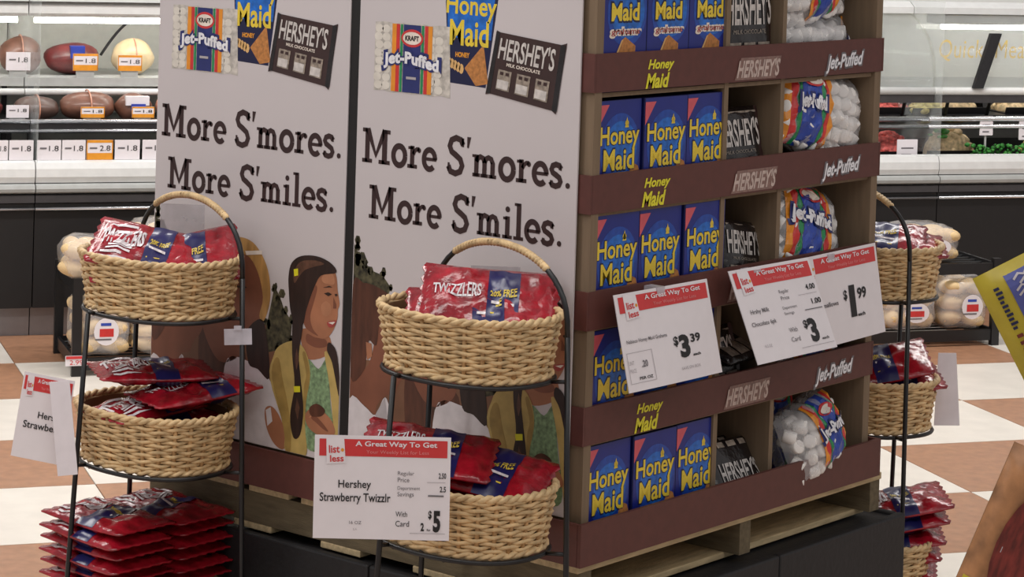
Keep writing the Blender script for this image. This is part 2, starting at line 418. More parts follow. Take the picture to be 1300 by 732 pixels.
lump('ham', .18, .30, lo_z, .885, .30, 'ham_pink', 'pink ham touching the left poster edge on the lower shelf', 'meat', None, 8)
# cable and spring hanging on the case's back wall
tag(MB().tube([tuple(W(.05+.16*t, CN+.82, .99+.16*t+.03*math.sin(t*3))) for t in [i/10 for i in range(11)]], .006, 'case_dark', 6).build('cable', None, True), 'grey cable hanging on the case back wall behind the red ham', 'cable')
tag(MB().tube([tuple(W(.37+.018*math.cos(i*1.1), CN+.80, .99+i*.0042)+Nv*.018*math.sin(i*1.1)) for i in range(44)], .004, 'ink', 5).build('coiled_cord', None, True), 'black coiled cord above the pale turkey breast', 'cord')
def price_tag(e0, e1, z0, z1, dn, col, label, txt='1.8', grp='price tags in the deli case', foot=0):
    t = thing('price_tag', label, 'price tag', W((e0+e1)/2, CN+dn, z0-foot), TH, grp); w = e1-e0; h = z1-z0
    MB().box(-w/2, w/2, 0, .003, foot, foot+h, 'paper').build('card', t)
    p = PR()
    if col == 'orange':
        p.rect('tag_orange', -w/2, foot, w/2, foot+h*.34); p.rect('tag_orange', -w/2, foot+h*.86, w/2, foot+h)
        p.rect('tag_orange', -w/2, foot, -w*.46, foot+h); p.rect('tag_orange', w*.46, foot, w/2, foot+h)
    p.text('ink', txt, .0, foot+h*.45, w*.40, foot+h*.72, 2, bold=.0); p.rect('ink_grey', -w*.38, foot+h*.55, -w*.1, foot+h*.63, 2)
    p.build('print', t)
    if foot: MB().box(-w*.35, w*.35, .004, .02, 0, foot+.02, 'grey_enamel').build('clip', t)
price_tag(-.386, -.294, .965, 1.035, .36, 'white', 'white price tag before the brown ham on the upper shelf', foot=.027)
price_tag(-.131, -.034, .965, 1.031, .36, 'orange', 'orange framed price tag before the dark red ham', foot=.027)
price_tag(.043, .137, .965, 1.026, .36, 'orange', 'orange framed price tag before the pale turkey breast', foot=.027)
price_tag(-.402, -.318, .80, .848, .19, 'white', 'white price tag before the grey brown roast', foot=.021)
price_tag(-.123, -.032, .80, .842, .19, 'orange', 'orange framed price tag before the large brown roast', foot=.021)
price_tag(.072, .159, .80, .842, .19, 'orange', 'orange framed price tag before the ham in white and blue wrapper', foot=.021)
ft = [(-.47, -.413, 'white', 'white price tag on the front ledge, cut off by the photo edge'), (-.409, -.32, 'white', 'white price tag on the front ledge, just left of the case seam'), (-.307, -.218, 'white', 'white price tag on the front ledge, just right of the case seam'), (-.214, -.127, 'white', 'white price tag on the front ledge, left neighbour of the orange one'),
      (-.123, -.024, 'orange', 'orange price tag on the front ledge among white ones'), (-.017, .077, 'white', 'white price tag on the front ledge, right neighbour of the orange one'), (.087, .18, 'white', 'white price tag on the front ledge, partly behind the poster edge')]
for a, b, c, l in ft: price_tag(a, b, .659, .733, .028, c, l, '1.8' if c == 'white' else '2.8')

# salads
def salad(e, dn, z, w, d, h, mm, label, garnish=False, seed=0):
    rnd = random.Random(seed)
    t = thing('salad_tray', label, 'food tray', W(e, CN+dn, z), TH, 'salad trays in the glass case')
    MB().ext([(-d/2, .03), (-d/2+.012, 0), (d/2-.012, 0), (d/2, .03), (d/2-.006, .03), (d/2-.016, .005), (-d/2+.016, .005), (-d/2+.006, .03)], -w/2, w/2, 'tray_black').build('tray', t)
    b = MB()
    for k in range(26):
        a = rnd.uniform(0, 6.28); r = rnd.random()**.6
        x, y = math.cos(a)*r*w*.44, math.sin(a)*r*d*.40; zz = .012+(1-r*r)*h*.8
        s = rnd.uniform(.012, .024); b.ball((x, y, zz), (s*1.25, s, s*.8), mm, 7, 5)
    b.ball((0, 0, .012), (w*.45, d*.42, h*.75), mm, 12, 8)
    o = b.build('salad', t, True); o['kind'] = 'stuff'
    if garnish:
        b = MB()
        for k in range(14):
            a = rnd.uniform(0, 6.28); r = rnd.random(); s = rnd.uniform(.012, .022)
            b.ball((-w*.18+math.cos(a)*r*w*.22, math.sin(a)*r*d*.3-.02, .02+h*.75*(1-.3*r)), (s*1.2, s, s*.5), 'salad_green', 6, 4)
        o = b.build('garnish', t, True); o['kind'] = 'stuff'
salad(3.735, .45, .795, .25, .22, .085, 'salad_beige', 'tray of beige pasta salad on the upper deck behind the strut', seed=1)
salad(4.05, .45, .795, .22, .22, .07, 'salad_beige', 'tray of beige salad on the upper deck at the right photo edge', seed=2)
salad(3.40, .45, .795, .2, .22, .05, 'salad_red', 'tray of dark reddish salad on the upper deck beside the display', seed=3)
salad(3.545, .36, .795, .16, .12, .075, 'salad_yellow', 'heaped yellow potato salad just behind the chrome rails', seed=4)
salad(3.585, .21, .63, .26, .14, .13, 'salad_beige', 'tray of noodle salad garnished with green leaves', True, 5)
salad(4.06, .24, .63, .20, .18, .12, 'salad_yellow', 'small tray of yellow salad at the right photo edge', seed=6)
salad(3.30, .20, .63, .24, .16, .11, 'salad_red', 'tray of red and white salad at the display edge', seed=7)
def garnish_row(e0, e1, label, seed):
    rnd = random.Random(seed); b = MB()
    for k in range(170):
        e = rnd.uniform(e0, e1); s = rnd.uniform(.005, .013); b.ball(tuple(W(e, CN+rnd.uniform(.075, .11), .63+rnd.uniform(.005, .06))), (s*1.3, s, s*.8), 'garnish' if k % 3 else 'salad_green', 5, 3)
    o = b.build('parsley_garnish', None, True); tag(o, label, 'garnish'); o['kind'] = 'stuff'
garnish_row(3.62, 4.1, 'curly green parsley lining the front of the salad case', 3)
def stick_tag(e, z0, z1, w, dn, label, zb=.63):
    t = thing('salad_sign', label, 'price tag', W(e, CN+dn, zb), TH, 'white salad name tags')
    MB().box(-.004, .004, 0, .004, 0, z1-zb, 'grey_enamel').build('stick', t)
    MB().box(-w/2, w/2, -.005, -.002, z0-zb, z1-zb, 'paper').build('card', t)
    p = PR(lambda u, v, d: (u, -.005-d, v)); p.rect('ink_grey', -w*.3, (z0+z1)/2-zb, w*.3, (z0+z1)/2-zb+.006); p.rect('ink_grey', -w*.3, z0+.012-zb, w*.2, z0+.018-zb); p.build('print', t)
stick_tag(3.705, .73, .812, .062, .10, 'white tag on a stick in front of the strut')
stick_tag(3.90, .71, .802, .075, .10, 'white tag on a stick at the right photo edge')
stick_tag(3.328, .636, .715, .095, .09, 'wide white tag before the red salad beside the display')
t = thing('deli_container', 'small grey lidded container with colourful lid beside the display edge', 'container', W(3.225, CN+.66, .91), TH)
MB().box(-.05, .055, -.05, .05, 0, .075, 'grey_enamel').build('tub', t, bevel=.008); MB().ball((0, 0, .08), (.05, .05, .03), 'salad_red', 12, 6).build('lid', t, True)
p = PR(lambda u, v, d: (u, -.051-d, v)); p.rect('paper', -.045, .01, .03, .045); p.text('ink', '18', -.02, .015, .02, .04, 2); p.build('label', t)

# ------------------------------------------------------------------ bread racks
def bread_rack(e0, e1, n0, n1, label, zt=.31, zb=.05):
    L = e1-e0; D = n1-n0
    t = thing('bread_rack', label, 'rack', W(e0, n0), TH, 'low black bread racks')
    for x in (0, L):
        for y in (0, D): MB().box(x-.016, x+.016, y-.012, y+.012, 0, zt+.03, 'black_metal').build('upright', t)
    for z in (zb, zt):
        m = MB()
        for k in range(9): m.tube([(0, D*k/8, z), (L, D*k/8, z)], .004, 'black_metal', 5)
        m.box(0, L, -.006, .006, z-.03, z+.012, 'black_metal'); m.box(0, L, D-.006, D+.006, z-.03, z+.012, 'black_metal'); m.box(-.006, .006, 0, D, z-.03, z+.012, 'black_metal'); m.box(L-.006, L+.006, 0, D, z-.03, z+.012, 'black_metal')
        m.build('wire_shelf', t)
    return t
bread_rack(-.26, .42, 4.30, 4.72, 'low black wire rack of bagged rolls at the left, behind the wicker stand')
bread_rack(2.70, 3.31, 4.30, 4.72, 'low black wire rack of bagged rolls at the right, behind the wicker stand')
t = thing('shelf_tag', 'small white and red tag clipped to the left bread rack', 'price tag', W(-.30, 4.28, .04), TH)
MB().box(0, .075, -.004, -.001, 0, .035, 'paper').build('card', t); p = PR(lambda u, v, d: (u, -.005-d, v)); p.rect('sign_red', .002, .024, .073, .034); p.text('sign_red', '2.99', .015, .004, .06, .02); p.build('print', t)
rollmesh = MB().ball((0, 0, 0), (1, 1, .72), 'roll', 12, 8).mesh('roll', True)
def roll_bag(e, n, z, w, d, h, label, seed, rz=0, cols=3, rows=2):
    rnd = random.Random(seed)
    t = thing('bag_of_rolls', label, 'bread', W(e, n, z), TH+rz, 'clear bags of bread rolls')
    for i in range(cols):
        for k in range(rows):
            for y in (-.25, .25):
                r = w/cols*.53
                o = link('roll', rollmesh, t, (-w/2+w*(i+.5)/cols+rnd.uniform(-.006, .006), y*d+rnd.uniform(-.01, .01), h*(k+.5)/rows*.92+.004), (rnd.uniform(-.3, .3), rnd.uniform(-.3, .3), rnd.uniform(0, 3)))
                o.scale = (r, d*.27, h/rows*.62)
    ph = [rnd.uniform(0, 6) for _ in range(5)]
    fn = lambda q: 1.06+.045*math.sin(9*q[0]+ph[0])*math.sin(8*q[2]+ph[1])+.03*math.sin(13*q[1]+ph[2])
    def sq(v): return math.copysign(abs(v)**.62, v)
    b = MB(); nu, nv = 22, 14; V = []; F = []
    for j in range(nv+1):
        a = PI*j/nv
        for i in range(nu):
            th = 2*PI*i/nu; q = (math.sin(a)*math.cos(th), math.sin(a)*math.sin(th), math.cos(a)); k = fn(q)
            V.append((sq(q[0])*w*.54*k, sq(q[1])*d*.54*k, max(.001, h*.5+sq(q[2])*h*.54*k)))
    for j in range(nv):
        for i in range(nu): F.append((j*nu+i, (j+1)*nu+i, (j+1)*nu+(i+1) % nu, j*nu+(i+1) % nu))
    b.add(V, F, 'bag_film'); 
    b.add([(w*.5, -.03, h*.5), (w*.5, .03, h*.5), (w*.62, .045, h*.62), (w*.62, -.045, h*.55)], [(0, 1, 2, 3)], 'bag_film')
    b.build('bag_film', t, True)
    p = PR(lambda u, v, dd: (u, -d*.58-.004-dd, v))
    p.disc('paper', w*.05, h*.45, w*.24, h*.24, 1); p.rect('jet_red', -w*.08, h*.36, w*.19, h*.50, 2); p.rect('jet_blue', -w*.06, h*.55, w*.14, h*.60, 2); p.rect('ink_grey', -.03*1, h*.30, w*.15, h*.33, 2)
    p.build('label', t)
    return t
zt, zb = .325, .065
roll_bag(-.19, 4.43, zt, .20, .22, .135, 'bag of rolls on the left rack top, leftmost', 1)
roll_bag(.05, 4.45, zt, .23, .24, .185, 'bulging bag of rolls on the left rack top, behind the red packs', 2)
roll_bag(.30, 4.45, zt, .22, .24, .20, 'tall bag of rolls on the left rack top against the poster edge', 3)
roll_bag(-.17, 4.41, zb, .18, .22, .20, 'upright bag of rolls low on the left rack, leftmost', 4, cols=2, rows=3)
roll_bag(.06, 4.41, zb, .22, .22, .17, 'bag of rolls low on the left rack, second along', 5, cols=3, rows=3)
roll_bag(.29, 4.41, zb, .20, .22, .16, 'bag of rolls low on the left rack beside the poster edge', 6)
roll_bag(3.05, 4.45, zt, .24, .22, .13, 'bag of rolls on the right rack top', 7)
roll_bag(3.19, 4.41, zb, .19, .22, .20, 'bag of rolls low on the right rack beside its upright', 8, cols=2, rows=3)
roll_bag(2.95, 4.41, zb, .22, .22, .16, 'bag of rolls low on the right rack, half behind a wicker basket', 9)

# ================================================================== PLATFORM AND PALLET
pf = thing('display_platform', 'black boxy platform under the wooden pallet', 'platform', (-.03, -.03, 0))
PX, PY, PZ = 1.15, 1.24, .405
def panel(b, x0, x1, y0, y1, z0, z1): MB().box(x0, x1, y0, y1, z0, z1, 'black_panel').build('panel', pf, bevel=.004)
panel(pf, 0, .655, 0, .02, 0, PZ); panel(pf, .658, PX, 0, .02, 0, PZ)
panel(pf, 0, .02, .022, .53, 0, PZ); panel(pf, 0, .02, .533, PY, 0, PZ)
panel(pf, PX-.02, PX, .022, PY, 0, PZ); panel(pf, .022, PX-.022, PY-.02, PY, 0, PZ)
MB().box(.021, PX-.021, .021, PY-.021, PZ-.03, PZ-.006, 'black_panel').build('top_panel', pf)

pl = thing('wooden_pallet', 'pale wooden pallet between the black platform and the display', 'pallet', (0, 0, PZ))
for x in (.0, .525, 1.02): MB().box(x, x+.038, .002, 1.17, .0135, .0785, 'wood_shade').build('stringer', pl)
y = 0
for k in range(8): MB().box(-.005, 1.063, y, y+.115, .079, .0945, 'wood').build('deck_board', pl, bevel=.002); y += .15
for yy in (.04, .30, .55, .80, 1.05): MB().box(-.002, 1.06, yy, yy+.11, 0, .013, 'wood').build('bottom_board', pl, bevel=.002)

# ================================================================== CARDBOARD SHELF DISPLAY
ZB = .501
LT = [1.4458, 1.2217, 1.0065, .7926]; LH = .0715
SH = [.507, .724, .938, 1.151, 1.3715, 1.59]      # shelf board heights (top surface)
TOP = 1.86; DY = .42
dp = thing('shelf_display', 'brown cardboard shelf display stocked with crackers, chocolate and marshmallows', 'display', (0, 0, 0))
MB().box(0, .022, 0, 1.16, ZB, TOP, 'card_tan').build('side_panel', dp)
MB().box(.976, 1.0, 0, 1.16, ZB, TOP, 'card_tan').build('side_panel', dp)
MB().box(.024, .974, DY, DY+.01, ZB, TOP, 'card_tan').build('back_panel', dp)
MB().box(.024, .974, 1.15, 1.16, ZB, TOP, 'card_tan').build('back_panel', dp)
for z in SH: MB().box(.023, .975, .008, DY-.002, z-.008, z, 'card_tan').build('shelf', dp)
for x in (.433, .633):
    MB().box(x-.007, x+.007, .007, DY-.002, ZB, TOP, 'card_tan').build('divider', dp)
for z in LT+[1.6665]:
    MB().box(.0, 1.0, -.002, .006, z-LH, z, 'card_brown').build('shelf_lip', dp)
    MB().box(-.006, -.0005, -.002, .05, z-LH, z, 'card_brown').build('lip_return', dp)
    MB().box(1.001, 1.006, -.002, .05, z-LH, z, 'card_brown').build('lip_return', dp)
tr = MB(); tr.box(-.020, 1.028, -.016, -.008, ZB, .5805, 'card_brown'); tr.build('tray_front', dp)
MB().box(-.020, -.012, -.007, 1.17, ZB, .5805, 'card_brown').build('tray_side', dp)
MB().box(1.020, 1.028, -.007, 1.17, ZB, .5805, 'card_brown').build('tray_side', dp)
MB().box(-.011, 1.019, -.007, 1.168, ZB, ZB+.003, 'card_brown').build('tray_floor', dp)
MB().box(-.009, -.001, .578, .616, ZB+.005, TOP, 'case_black').build('centre_strip', dp)
MB().box(-.006, -.001, 1.155, 1.166, ZB+.005, TOP, 'card_brown').build('edge_strip', dp)
# lip lettering: yellow, silver and white names
for z in LT+[1.6665]:
    d = z-LT[0]
    p = PR(lambda u, v, dd: (u, -.0022-dd, v))
    p.text('lip_yellow', 'Honey', .158, z-.040, .242, z-.016, 1, bold=.035, shear=.25); p.text('lip_yellow', 'Maid', .152, z-.071, .228, z-.042, 1, bold=.035, shear=.25)
    p.build('yellow_lettering', dp)
    p = PR(lambda u, v, dd: (u, -.0022-dd, v))
    p.poly('lip_hatch', [(.446, z-.068), (.592, z-.068), (.610, z-.024), (.466, z-.024)], 1)  # printed hatch block behind the silver name
    p.text('lip_silver', "HERSHEY'S", .452, z-.064, .606, z-.028, 2, bold=.03, shear=.35); p.build('silver_lettering', dp)
    p = PR(lambda u, v, dd: (u, -.0022-dd, v))
    tf = lambda a, b: (a, b+.05*(a-.85))
    p.text('ink_grey', 'Jet-Puffed', .772, z-.070, .928, z-.024, 1, bold=.085, shear=.3, tf=tf); p.text('jet_white', 'Jet-Puffed', .778, z-.065, .922, z-.028, 2, bold=.03, shear=.3, tf=tf); p.build('white_lettering', dp)

# ------------------------------------------------------------------ posters
def catmull(P, n=4):
    if len(P) < 5: return P
    out = []; k = len(P)
    for i in range(k):
        a, b, c, d = P[i-1], P[i], P[(i+1) % k], P[(i+2) % k]
        for j in range(n):
            t = j/n; out.append(tuple(.5*(2*b[q]+(c[q]-a[q])*t+(2*a[q]-5*b[q]+4*c[q]-d[q])*t*t+(3*b[q]-a[q]-3*c[q]+d[q])*t**3) for q in (0, 1)))
    return out
def make_poster(label, yl):
    w = .557; h = 1.28; t = thing('display_poster', label, 'poster', (-.0115, yl, .585), (0, 0, -PI/2), 'tall white posters on the display side')
    Z0 = .585
    MB().box(0, w, 0, .0035, 0, h, 'poster').build('poster_board', t)
    fn = lambda u, v, d: (u, -d, v-Z0)
    for word, u, v, ww, cap in (('More', .018, 1.194, .192, .068), ("S'mores.", .240, 1.194, .300, .068), ('More', .040, 1.085, .186, .066), ("S'miles.", .257, 1.085, .267, .066)):
        p = PR(fn); slab(p, 'print_dark', word, u, v, ww, cap); p.build('slogan_word', t)
    # marshmallow bag
    p = PR(fn, .0004)
    a0, a1, b0, b1 = .04, .24, 1.338, 1.474
    q = [(a0+.002, b0)]+[(a0+.002+(a1-a0)*i/8, b0+(.002 if i % 2 else -.001)) for i in range(1, 9)]+[(a1-.004, b1)]+[(a1-.004-(a1-a0-.006)*i/8, b1+(.001 if i % 2 else -.001)) for i in range(1, 9)]
    p.poly('bag_print_film', q, 1)
    rnd = random.Random(9)
    for k in range(30):
        u = a0+.014+(k % 2)*.02+(.135 if (k//2) % 2 else 0)+rnd.uniform(-.003, .003); v = b0+.012+(k//4)*.0158
        p.disc('marsh_print', u, v, .011, .0085, 2, 10)
    for u, ww, c in ((.088, .011, 'jet_orange'), (.099, .009, 'jet_red'), (.110, .006, 'jet_green'), (.118, .045, 'jet_navy'), (.165, .006, 'jet_green'), (.173, .009, 'jet_red'), (.182, .011, 'jet_orange')):
        p.rect(c, u, b0+.002, u+ww, b1-.002, 3)
    p.disc('sign_red', .141, 1.446, .029, .0175, 4); p.disc('ivory', .141, 1.446, .024, .0125, 5); p.text('ink', 'KRAFT', .123, 1.441, .159, 1.451, 6, bold=.04)
    tf = lambda u, v: (u, v+.012*math.sin((u-.07)*30)*0.5)
    p.text('jet_navy', 'Jet-Puffed', .061, 1.378, .219, 1.420, 5, bold=.11, tf=tf, space=1.05); p.text('jet_white', 'Jet-Puffed', .068, 1.383, .212, 1.414, 6, bold=.05, tf=tf, space=1.05)
    p.rect('ink_light', .128, 1.366, .154, 1.371, 5)
    p.build('printed_marshmallow_bag', t)
    # cracker box
    p = PR(fn, .0004)
    p.poly('navy', [(.236, 1.368), (.330, 1.364), (.361, 1.575), (.219, 1.58)], 0.5)
    p.poly('box_glow', [(.23, 1.455), (.34, 1.455), (.35, 1.57), (.228, 1.57)], .7)
    p.text('yellow', 'Honey', .226, 1.488, .352, 1.538, 1, bold=.02, rot=-.02); p.text('yellow', 'Maid', .236, 1.440, .334, 1.490, 1, bold=.02)
    p.poly('cracker', [(.276, 1.398), (.322, 1.446), (.336, 1.372), (.305, 1.366)], .9); p.text('tag_orange', 'HONEY', .252, 1.418, .288, 1.428, .9, bold=.05)
    for k in range(5): p.disc('cracker_edge', .236+k*.008, 1.408-k*.003, .006, .010, .9, 8)
    p.build('printed_cracker_box', t)
    # chocolate bar
    p = PR(fn, .0004); q = [(.333, 1.356), (.505, 1.333), (.522, 1.457), (.354, 1.473)]
    def bl(a, b): return tuple((1-a)*(1-b)*q[0][i]+a*(1-b)*q[1][i]+a*b*q[2][i]+(1-a)*b*q[3][i] for i in (0, 1))
    P = lambda pts: [bl(a, b) for a, b in pts]
    p.poly('choc', P([(-.01, -.03), (.05, .0), (.93, 0), (.99, -.04), (1.01, 1.04), (.94, 1), (.06, 1), (.0, 1.02)]), 3)
    p.poly('choc_black', P([(.0, 0), (.055, 0), (.055, 1), (.0, 1)]), 4); p.poly('choc_black', P([(.93, 0), (1, 0), (1, 1), (.93, 1)]), 4)
    p.text('silver_print', "HERSHEY'S", .08, .58, .88, .93, 5, bold=.02, tf=bl); p.text('ivory', 'MILK CHOCOLATE', .22, .49, .70, .545, 5, bold=.03, tf=bl)
    for k in range(3):
        a = .12+k*.27; p.poly('choc_photo', P([(a, .10), (a+.19, .10), (a+.19, .42), (a, .42)]), 5); p.poly('silver_print', P([(a+.01, .12), (a+.17, .12), (a+.17, .26), (a+.01, .26)]), 6); p.poly('choc', P([(a+.03, .34), (a+.08, .34), (a+.08, .39), (a+.03, .39)]), 6); p.poly('choc', P([(a+.11, .34), (a+.16, .34), (a+.16, .39), (a+.11, .39)]), 6)
    p.build('printed_chocolate_bar', t)
    # photo of three children
    cl = lambda pts: [(min(max(u, .001), w-.001), max(v, Z0+.001)) for u, v in pts]
    p = PR(fn, .0004)
    p.poly('fence_print', cl([(.0, .80), (.15, .812), (.334, .838), (.371, .824), (.381, .585), (.0, .585)]), .3)
    rnd = random.Random(2)
    def leafy(pts, n, s, layer):
        us = [a for a, b in pts]; vs = [b for a, b in pts]
        p.poly('foliage', cl(pts), layer)
        for k in range(n):
            a = rnd.choice(pts); p.disc('foliage', min(max(a[0]+rnd.uniform(-.008, .008), s), w-s), a[1]+rnd.uniform(-.008, .008), rnd.uniform(.4, 1)*s, rnd.uniform(.4, 1)*s, layer, 6)
    leafy([(.332, .773), (.348, .84), (.366, .916), (.381, .899), (.396, .872), (.419, .85), (.416, .811), (.381, .787)], 26, .011, .5)
    leafy([(.002, 1.03), (.02, 1.0), (.032, .993), (.044, .983), (.08, .976), (.104, .954), (.09, .926), (.066, .93), (.002, .92)], 34, .011, .5)
    p.build('printed_backdrop', t)
    def child(items):
        p = PR(fn, .0004)
        for m_, pts, ly in items: p.poly(m_, cl(catmull(pts)), ly)
        return p.build('printed_child', t)
    child([('skin_shadow', [(.016, .774), (.041, .787), (.057, .812), (.083, .905), (.146, .891), (.151, .847), (.163, .822), (.153, .792), (.134, .772), (.12, .747), (.097, .74), (.075, .717), (.071, .699), (.044, .712), (.002, .731), (.002, .77)], 1),
           ('hair_brown', [(.002, .948), (.03, .955), (.065, .952), (.11, .935), (.146, .90), (.083, .896), (.07, .837), (.05, .843), (.044, .81), (.037, .78), (.002, .765)], 2), ('skin', [(.042, .839), (.057, .838), (.06, .813), (.046, .804)], 3),
           ('shirt', [(.002, .72), (.044, .711), (.073, .699), (.097, .738), (.118, .701), (.156, .621), (.16, .585), (.002, .585)], 3), ('ink_light', [(.073, .699), (.097, .738), (.105, .70), (.085, .67)], 4)])
    child([('skin_shadow', [(.15, .88), (.174, .914), (.228, .961), (.283, .972), (.319, .939), (.334, .889), (.327, .843), (.29, .809), (.27, .76), (.21, .74), (.16, .80)], 1),
           ('hair_brown', [(.15, .80), (.19, .79), (.27, .78), (.29, .74), (.26, .62), (.17, .62), (.15, .70)], .8),
           ('shirt', [(.235, .749), (.306, .75), (.348, .734), (.39, .679), (.412, .593), (.40, .585), (.22, .585), (.22, .66)], 1),
           ('hair_blond', [(.150, .90), (.173, .953), (.2, .983), (.227, .996), (.264, 1.005), (.301, .998), (.331, .972), (.35, .936), (.355, .886), (.339, .842), (.325, .85), (.334, .889), (.317, .939), (.283, .97), (.228, .96), (.174, .908)], 2),
           ('ivory', [(.279, .978), (.328, .985), (.329, .977), (.283, .97)], 3), ('hair_dark', [(.254, .902), (.272, .906), (.288, .904), (.273, .898)], 3),
           ('hair_dark', [(.29, .812), (.33, .844), (.349, .808), (.359, .726), (.325, .74), (.297, .749)], 2),
           ('skin', [(.349, .66), (.368, .67), (.391, .654), (.411, .619), (.407, .589), (.38, .594), (.356, .623)], 3), ('shirt', [(.352, .66), (.366, .668), (.372, .64), (.358, .628)], 4)])
    child([('skin', [(.45, .841), (.52, .839), (.526, .802), (.472, .781), (.45, .803)], 1), ('skin', [(.483, .950), (.515, .973), (.537, .963), (.544, .93), (.550, .905), (.546, .892), (.545, .873), (.533, .847), (.514, .83), (.486, .83), (.459, .843), (.45, .86), (.453, .878), (.467, .904)], 2),
           ('green_top', [(.466, .78), (.497, .766), (.521, .788), (.533, .702), (.545, .648), (.538, .605), (.467, .603), (.464, .666), (.466, .717)], 2),
           ('cardigan', [(.386, .797), (.429, .813), (.461, .795), (.475, .75), (.465, .691), (.465, .641), (.469, .585), (.411, .585), (.406, .631), (.361, .726), (.369, .772)], 3), ('cardigan', [(.513, .803), (.54, .788), (.556, .744), (.556, .600), (.545, .648), (.529, .739)], 3),
           ('hair_dark', [(.406, .943), (.414, .97), (.44, .987), (.484, .992), (.523, .983), (.539, .966), (.498, .955), (.482, .934), (.467, .901), (.458, .877), (.45, .848), (.428, .845), (.414, .874), (.408, .912)], 3),
           ('hair_dark', [(.423, .857), (.45, .854), (.442, .789), (.449, .74), (.459, .678), (.452, .626), (.433, .617), (.422, .659), (.432, .724), (.423, .786)], 4), ('hair_dark', [(.525, .824), (.546, .808), (.556, .757), (.556, .721), (.55, .737), (.535, .784), (.52, .807)], 4),
           ('skin', [(.466, .672), (.492, .689), (.518, .681), (.54, .666), (.547, .642), (.502, .634), (.471, .648)], 4), ('hair_brown', [(.476, .684), (.496, .696), (.519, .687), (.51, .673), (.482, .669)], 5),
           ('hair_dark', [(.507, .92), (.519, .924), (.529, .921), (.519, .916)], 4), ('hair_dark', [(.536, .922), (.543, .924), (.545, .921), (.539, .918)], 4), ('hair_dark', [(.503, .931), (.521, .937), (.53, .935), (.521, .934)], 4),
           ('skin_shadow', [(.533, .916), (.541, .903), (.542, .894), (.533, .893)], 3), ('mouth', [(.518, .863), (.536, .869), (.544, .870), (.537, .858), (.524, .854)], 4), ('ivory', [(.521, .863), (.536, .867), (.541, .867), (.534, .861)], 5),
           ('lip_yellow', [(.421, .958), (.433, .961), (.434, .947), (.423, .944)], 5), ('lip_yellow', [(.43, .721), (.448, .724), (.449, .712), (.432, .709)], 5),
           ('skin_shadow', [(.452, .876), (.466, .900), (.482, .932), (.487, .925), (.478, .895), (.470, .868), (.478, .845), (.494, .832), (.462, .842), (.451, .860)], 2.5),
           ('skin_light', [(.500, .895), (.513, .905), (.526, .898), (.526, .882), (.513, .874), (.502, .880)], 2.6), ('skin_light', [(.500, .952), (.517, .966), (.532, .958), (.534, .942), (.518, .940), (.503, .942)], 2.6), ('skin_shadow', [(.462, .832), (.486, .828), (.514, .828), (.518, .815), (.49, .808), (.462, .815)], 1.5),
           ('hair_light', [(.428, .965), (.446, .978), (.480, .983), (.505, .979), (.478, .970), (.452, .960), (.436, .945), (.424, .930), (.420, .945)], 3.5), ('hair_light', [(.436, .80), (.443, .775), (.437, .755), (.431, .775)], 5), ('hair_light', [(.440, .70), (.449, .68), (.444, .655), (.436, .675)], 5),
           ('cardigan_dark', [(.372, .765), (.386, .770), (.398, .730), (.412, .690), (.424, .640), (.426, .59), (.412, .59), (.404, .632), (.368, .726)], 3.5), ('cardigan_dark', [(.452, .79), (.461, .792), (.474, .75), (.466, .70), (.464, .65), (.459, .66), (.458, .72), (.464, .75)], 3.5),
           ('skin_shadow', [(.486, .672), (.50, .668), (.52, .655), (.53, .645), (.515, .648), (.495, .658), (.482, .664)], 4.5), ('skin_light', [(.474, .664), (.488, .676), (.502, .678), (.488, .668)], 4.5)])
    return t
make_poster('white poster with slogan and product pictures, the one nearer the shelf corner', .583)
make_poster('white poster with slogan and product pictures, the far left one', 1.166)

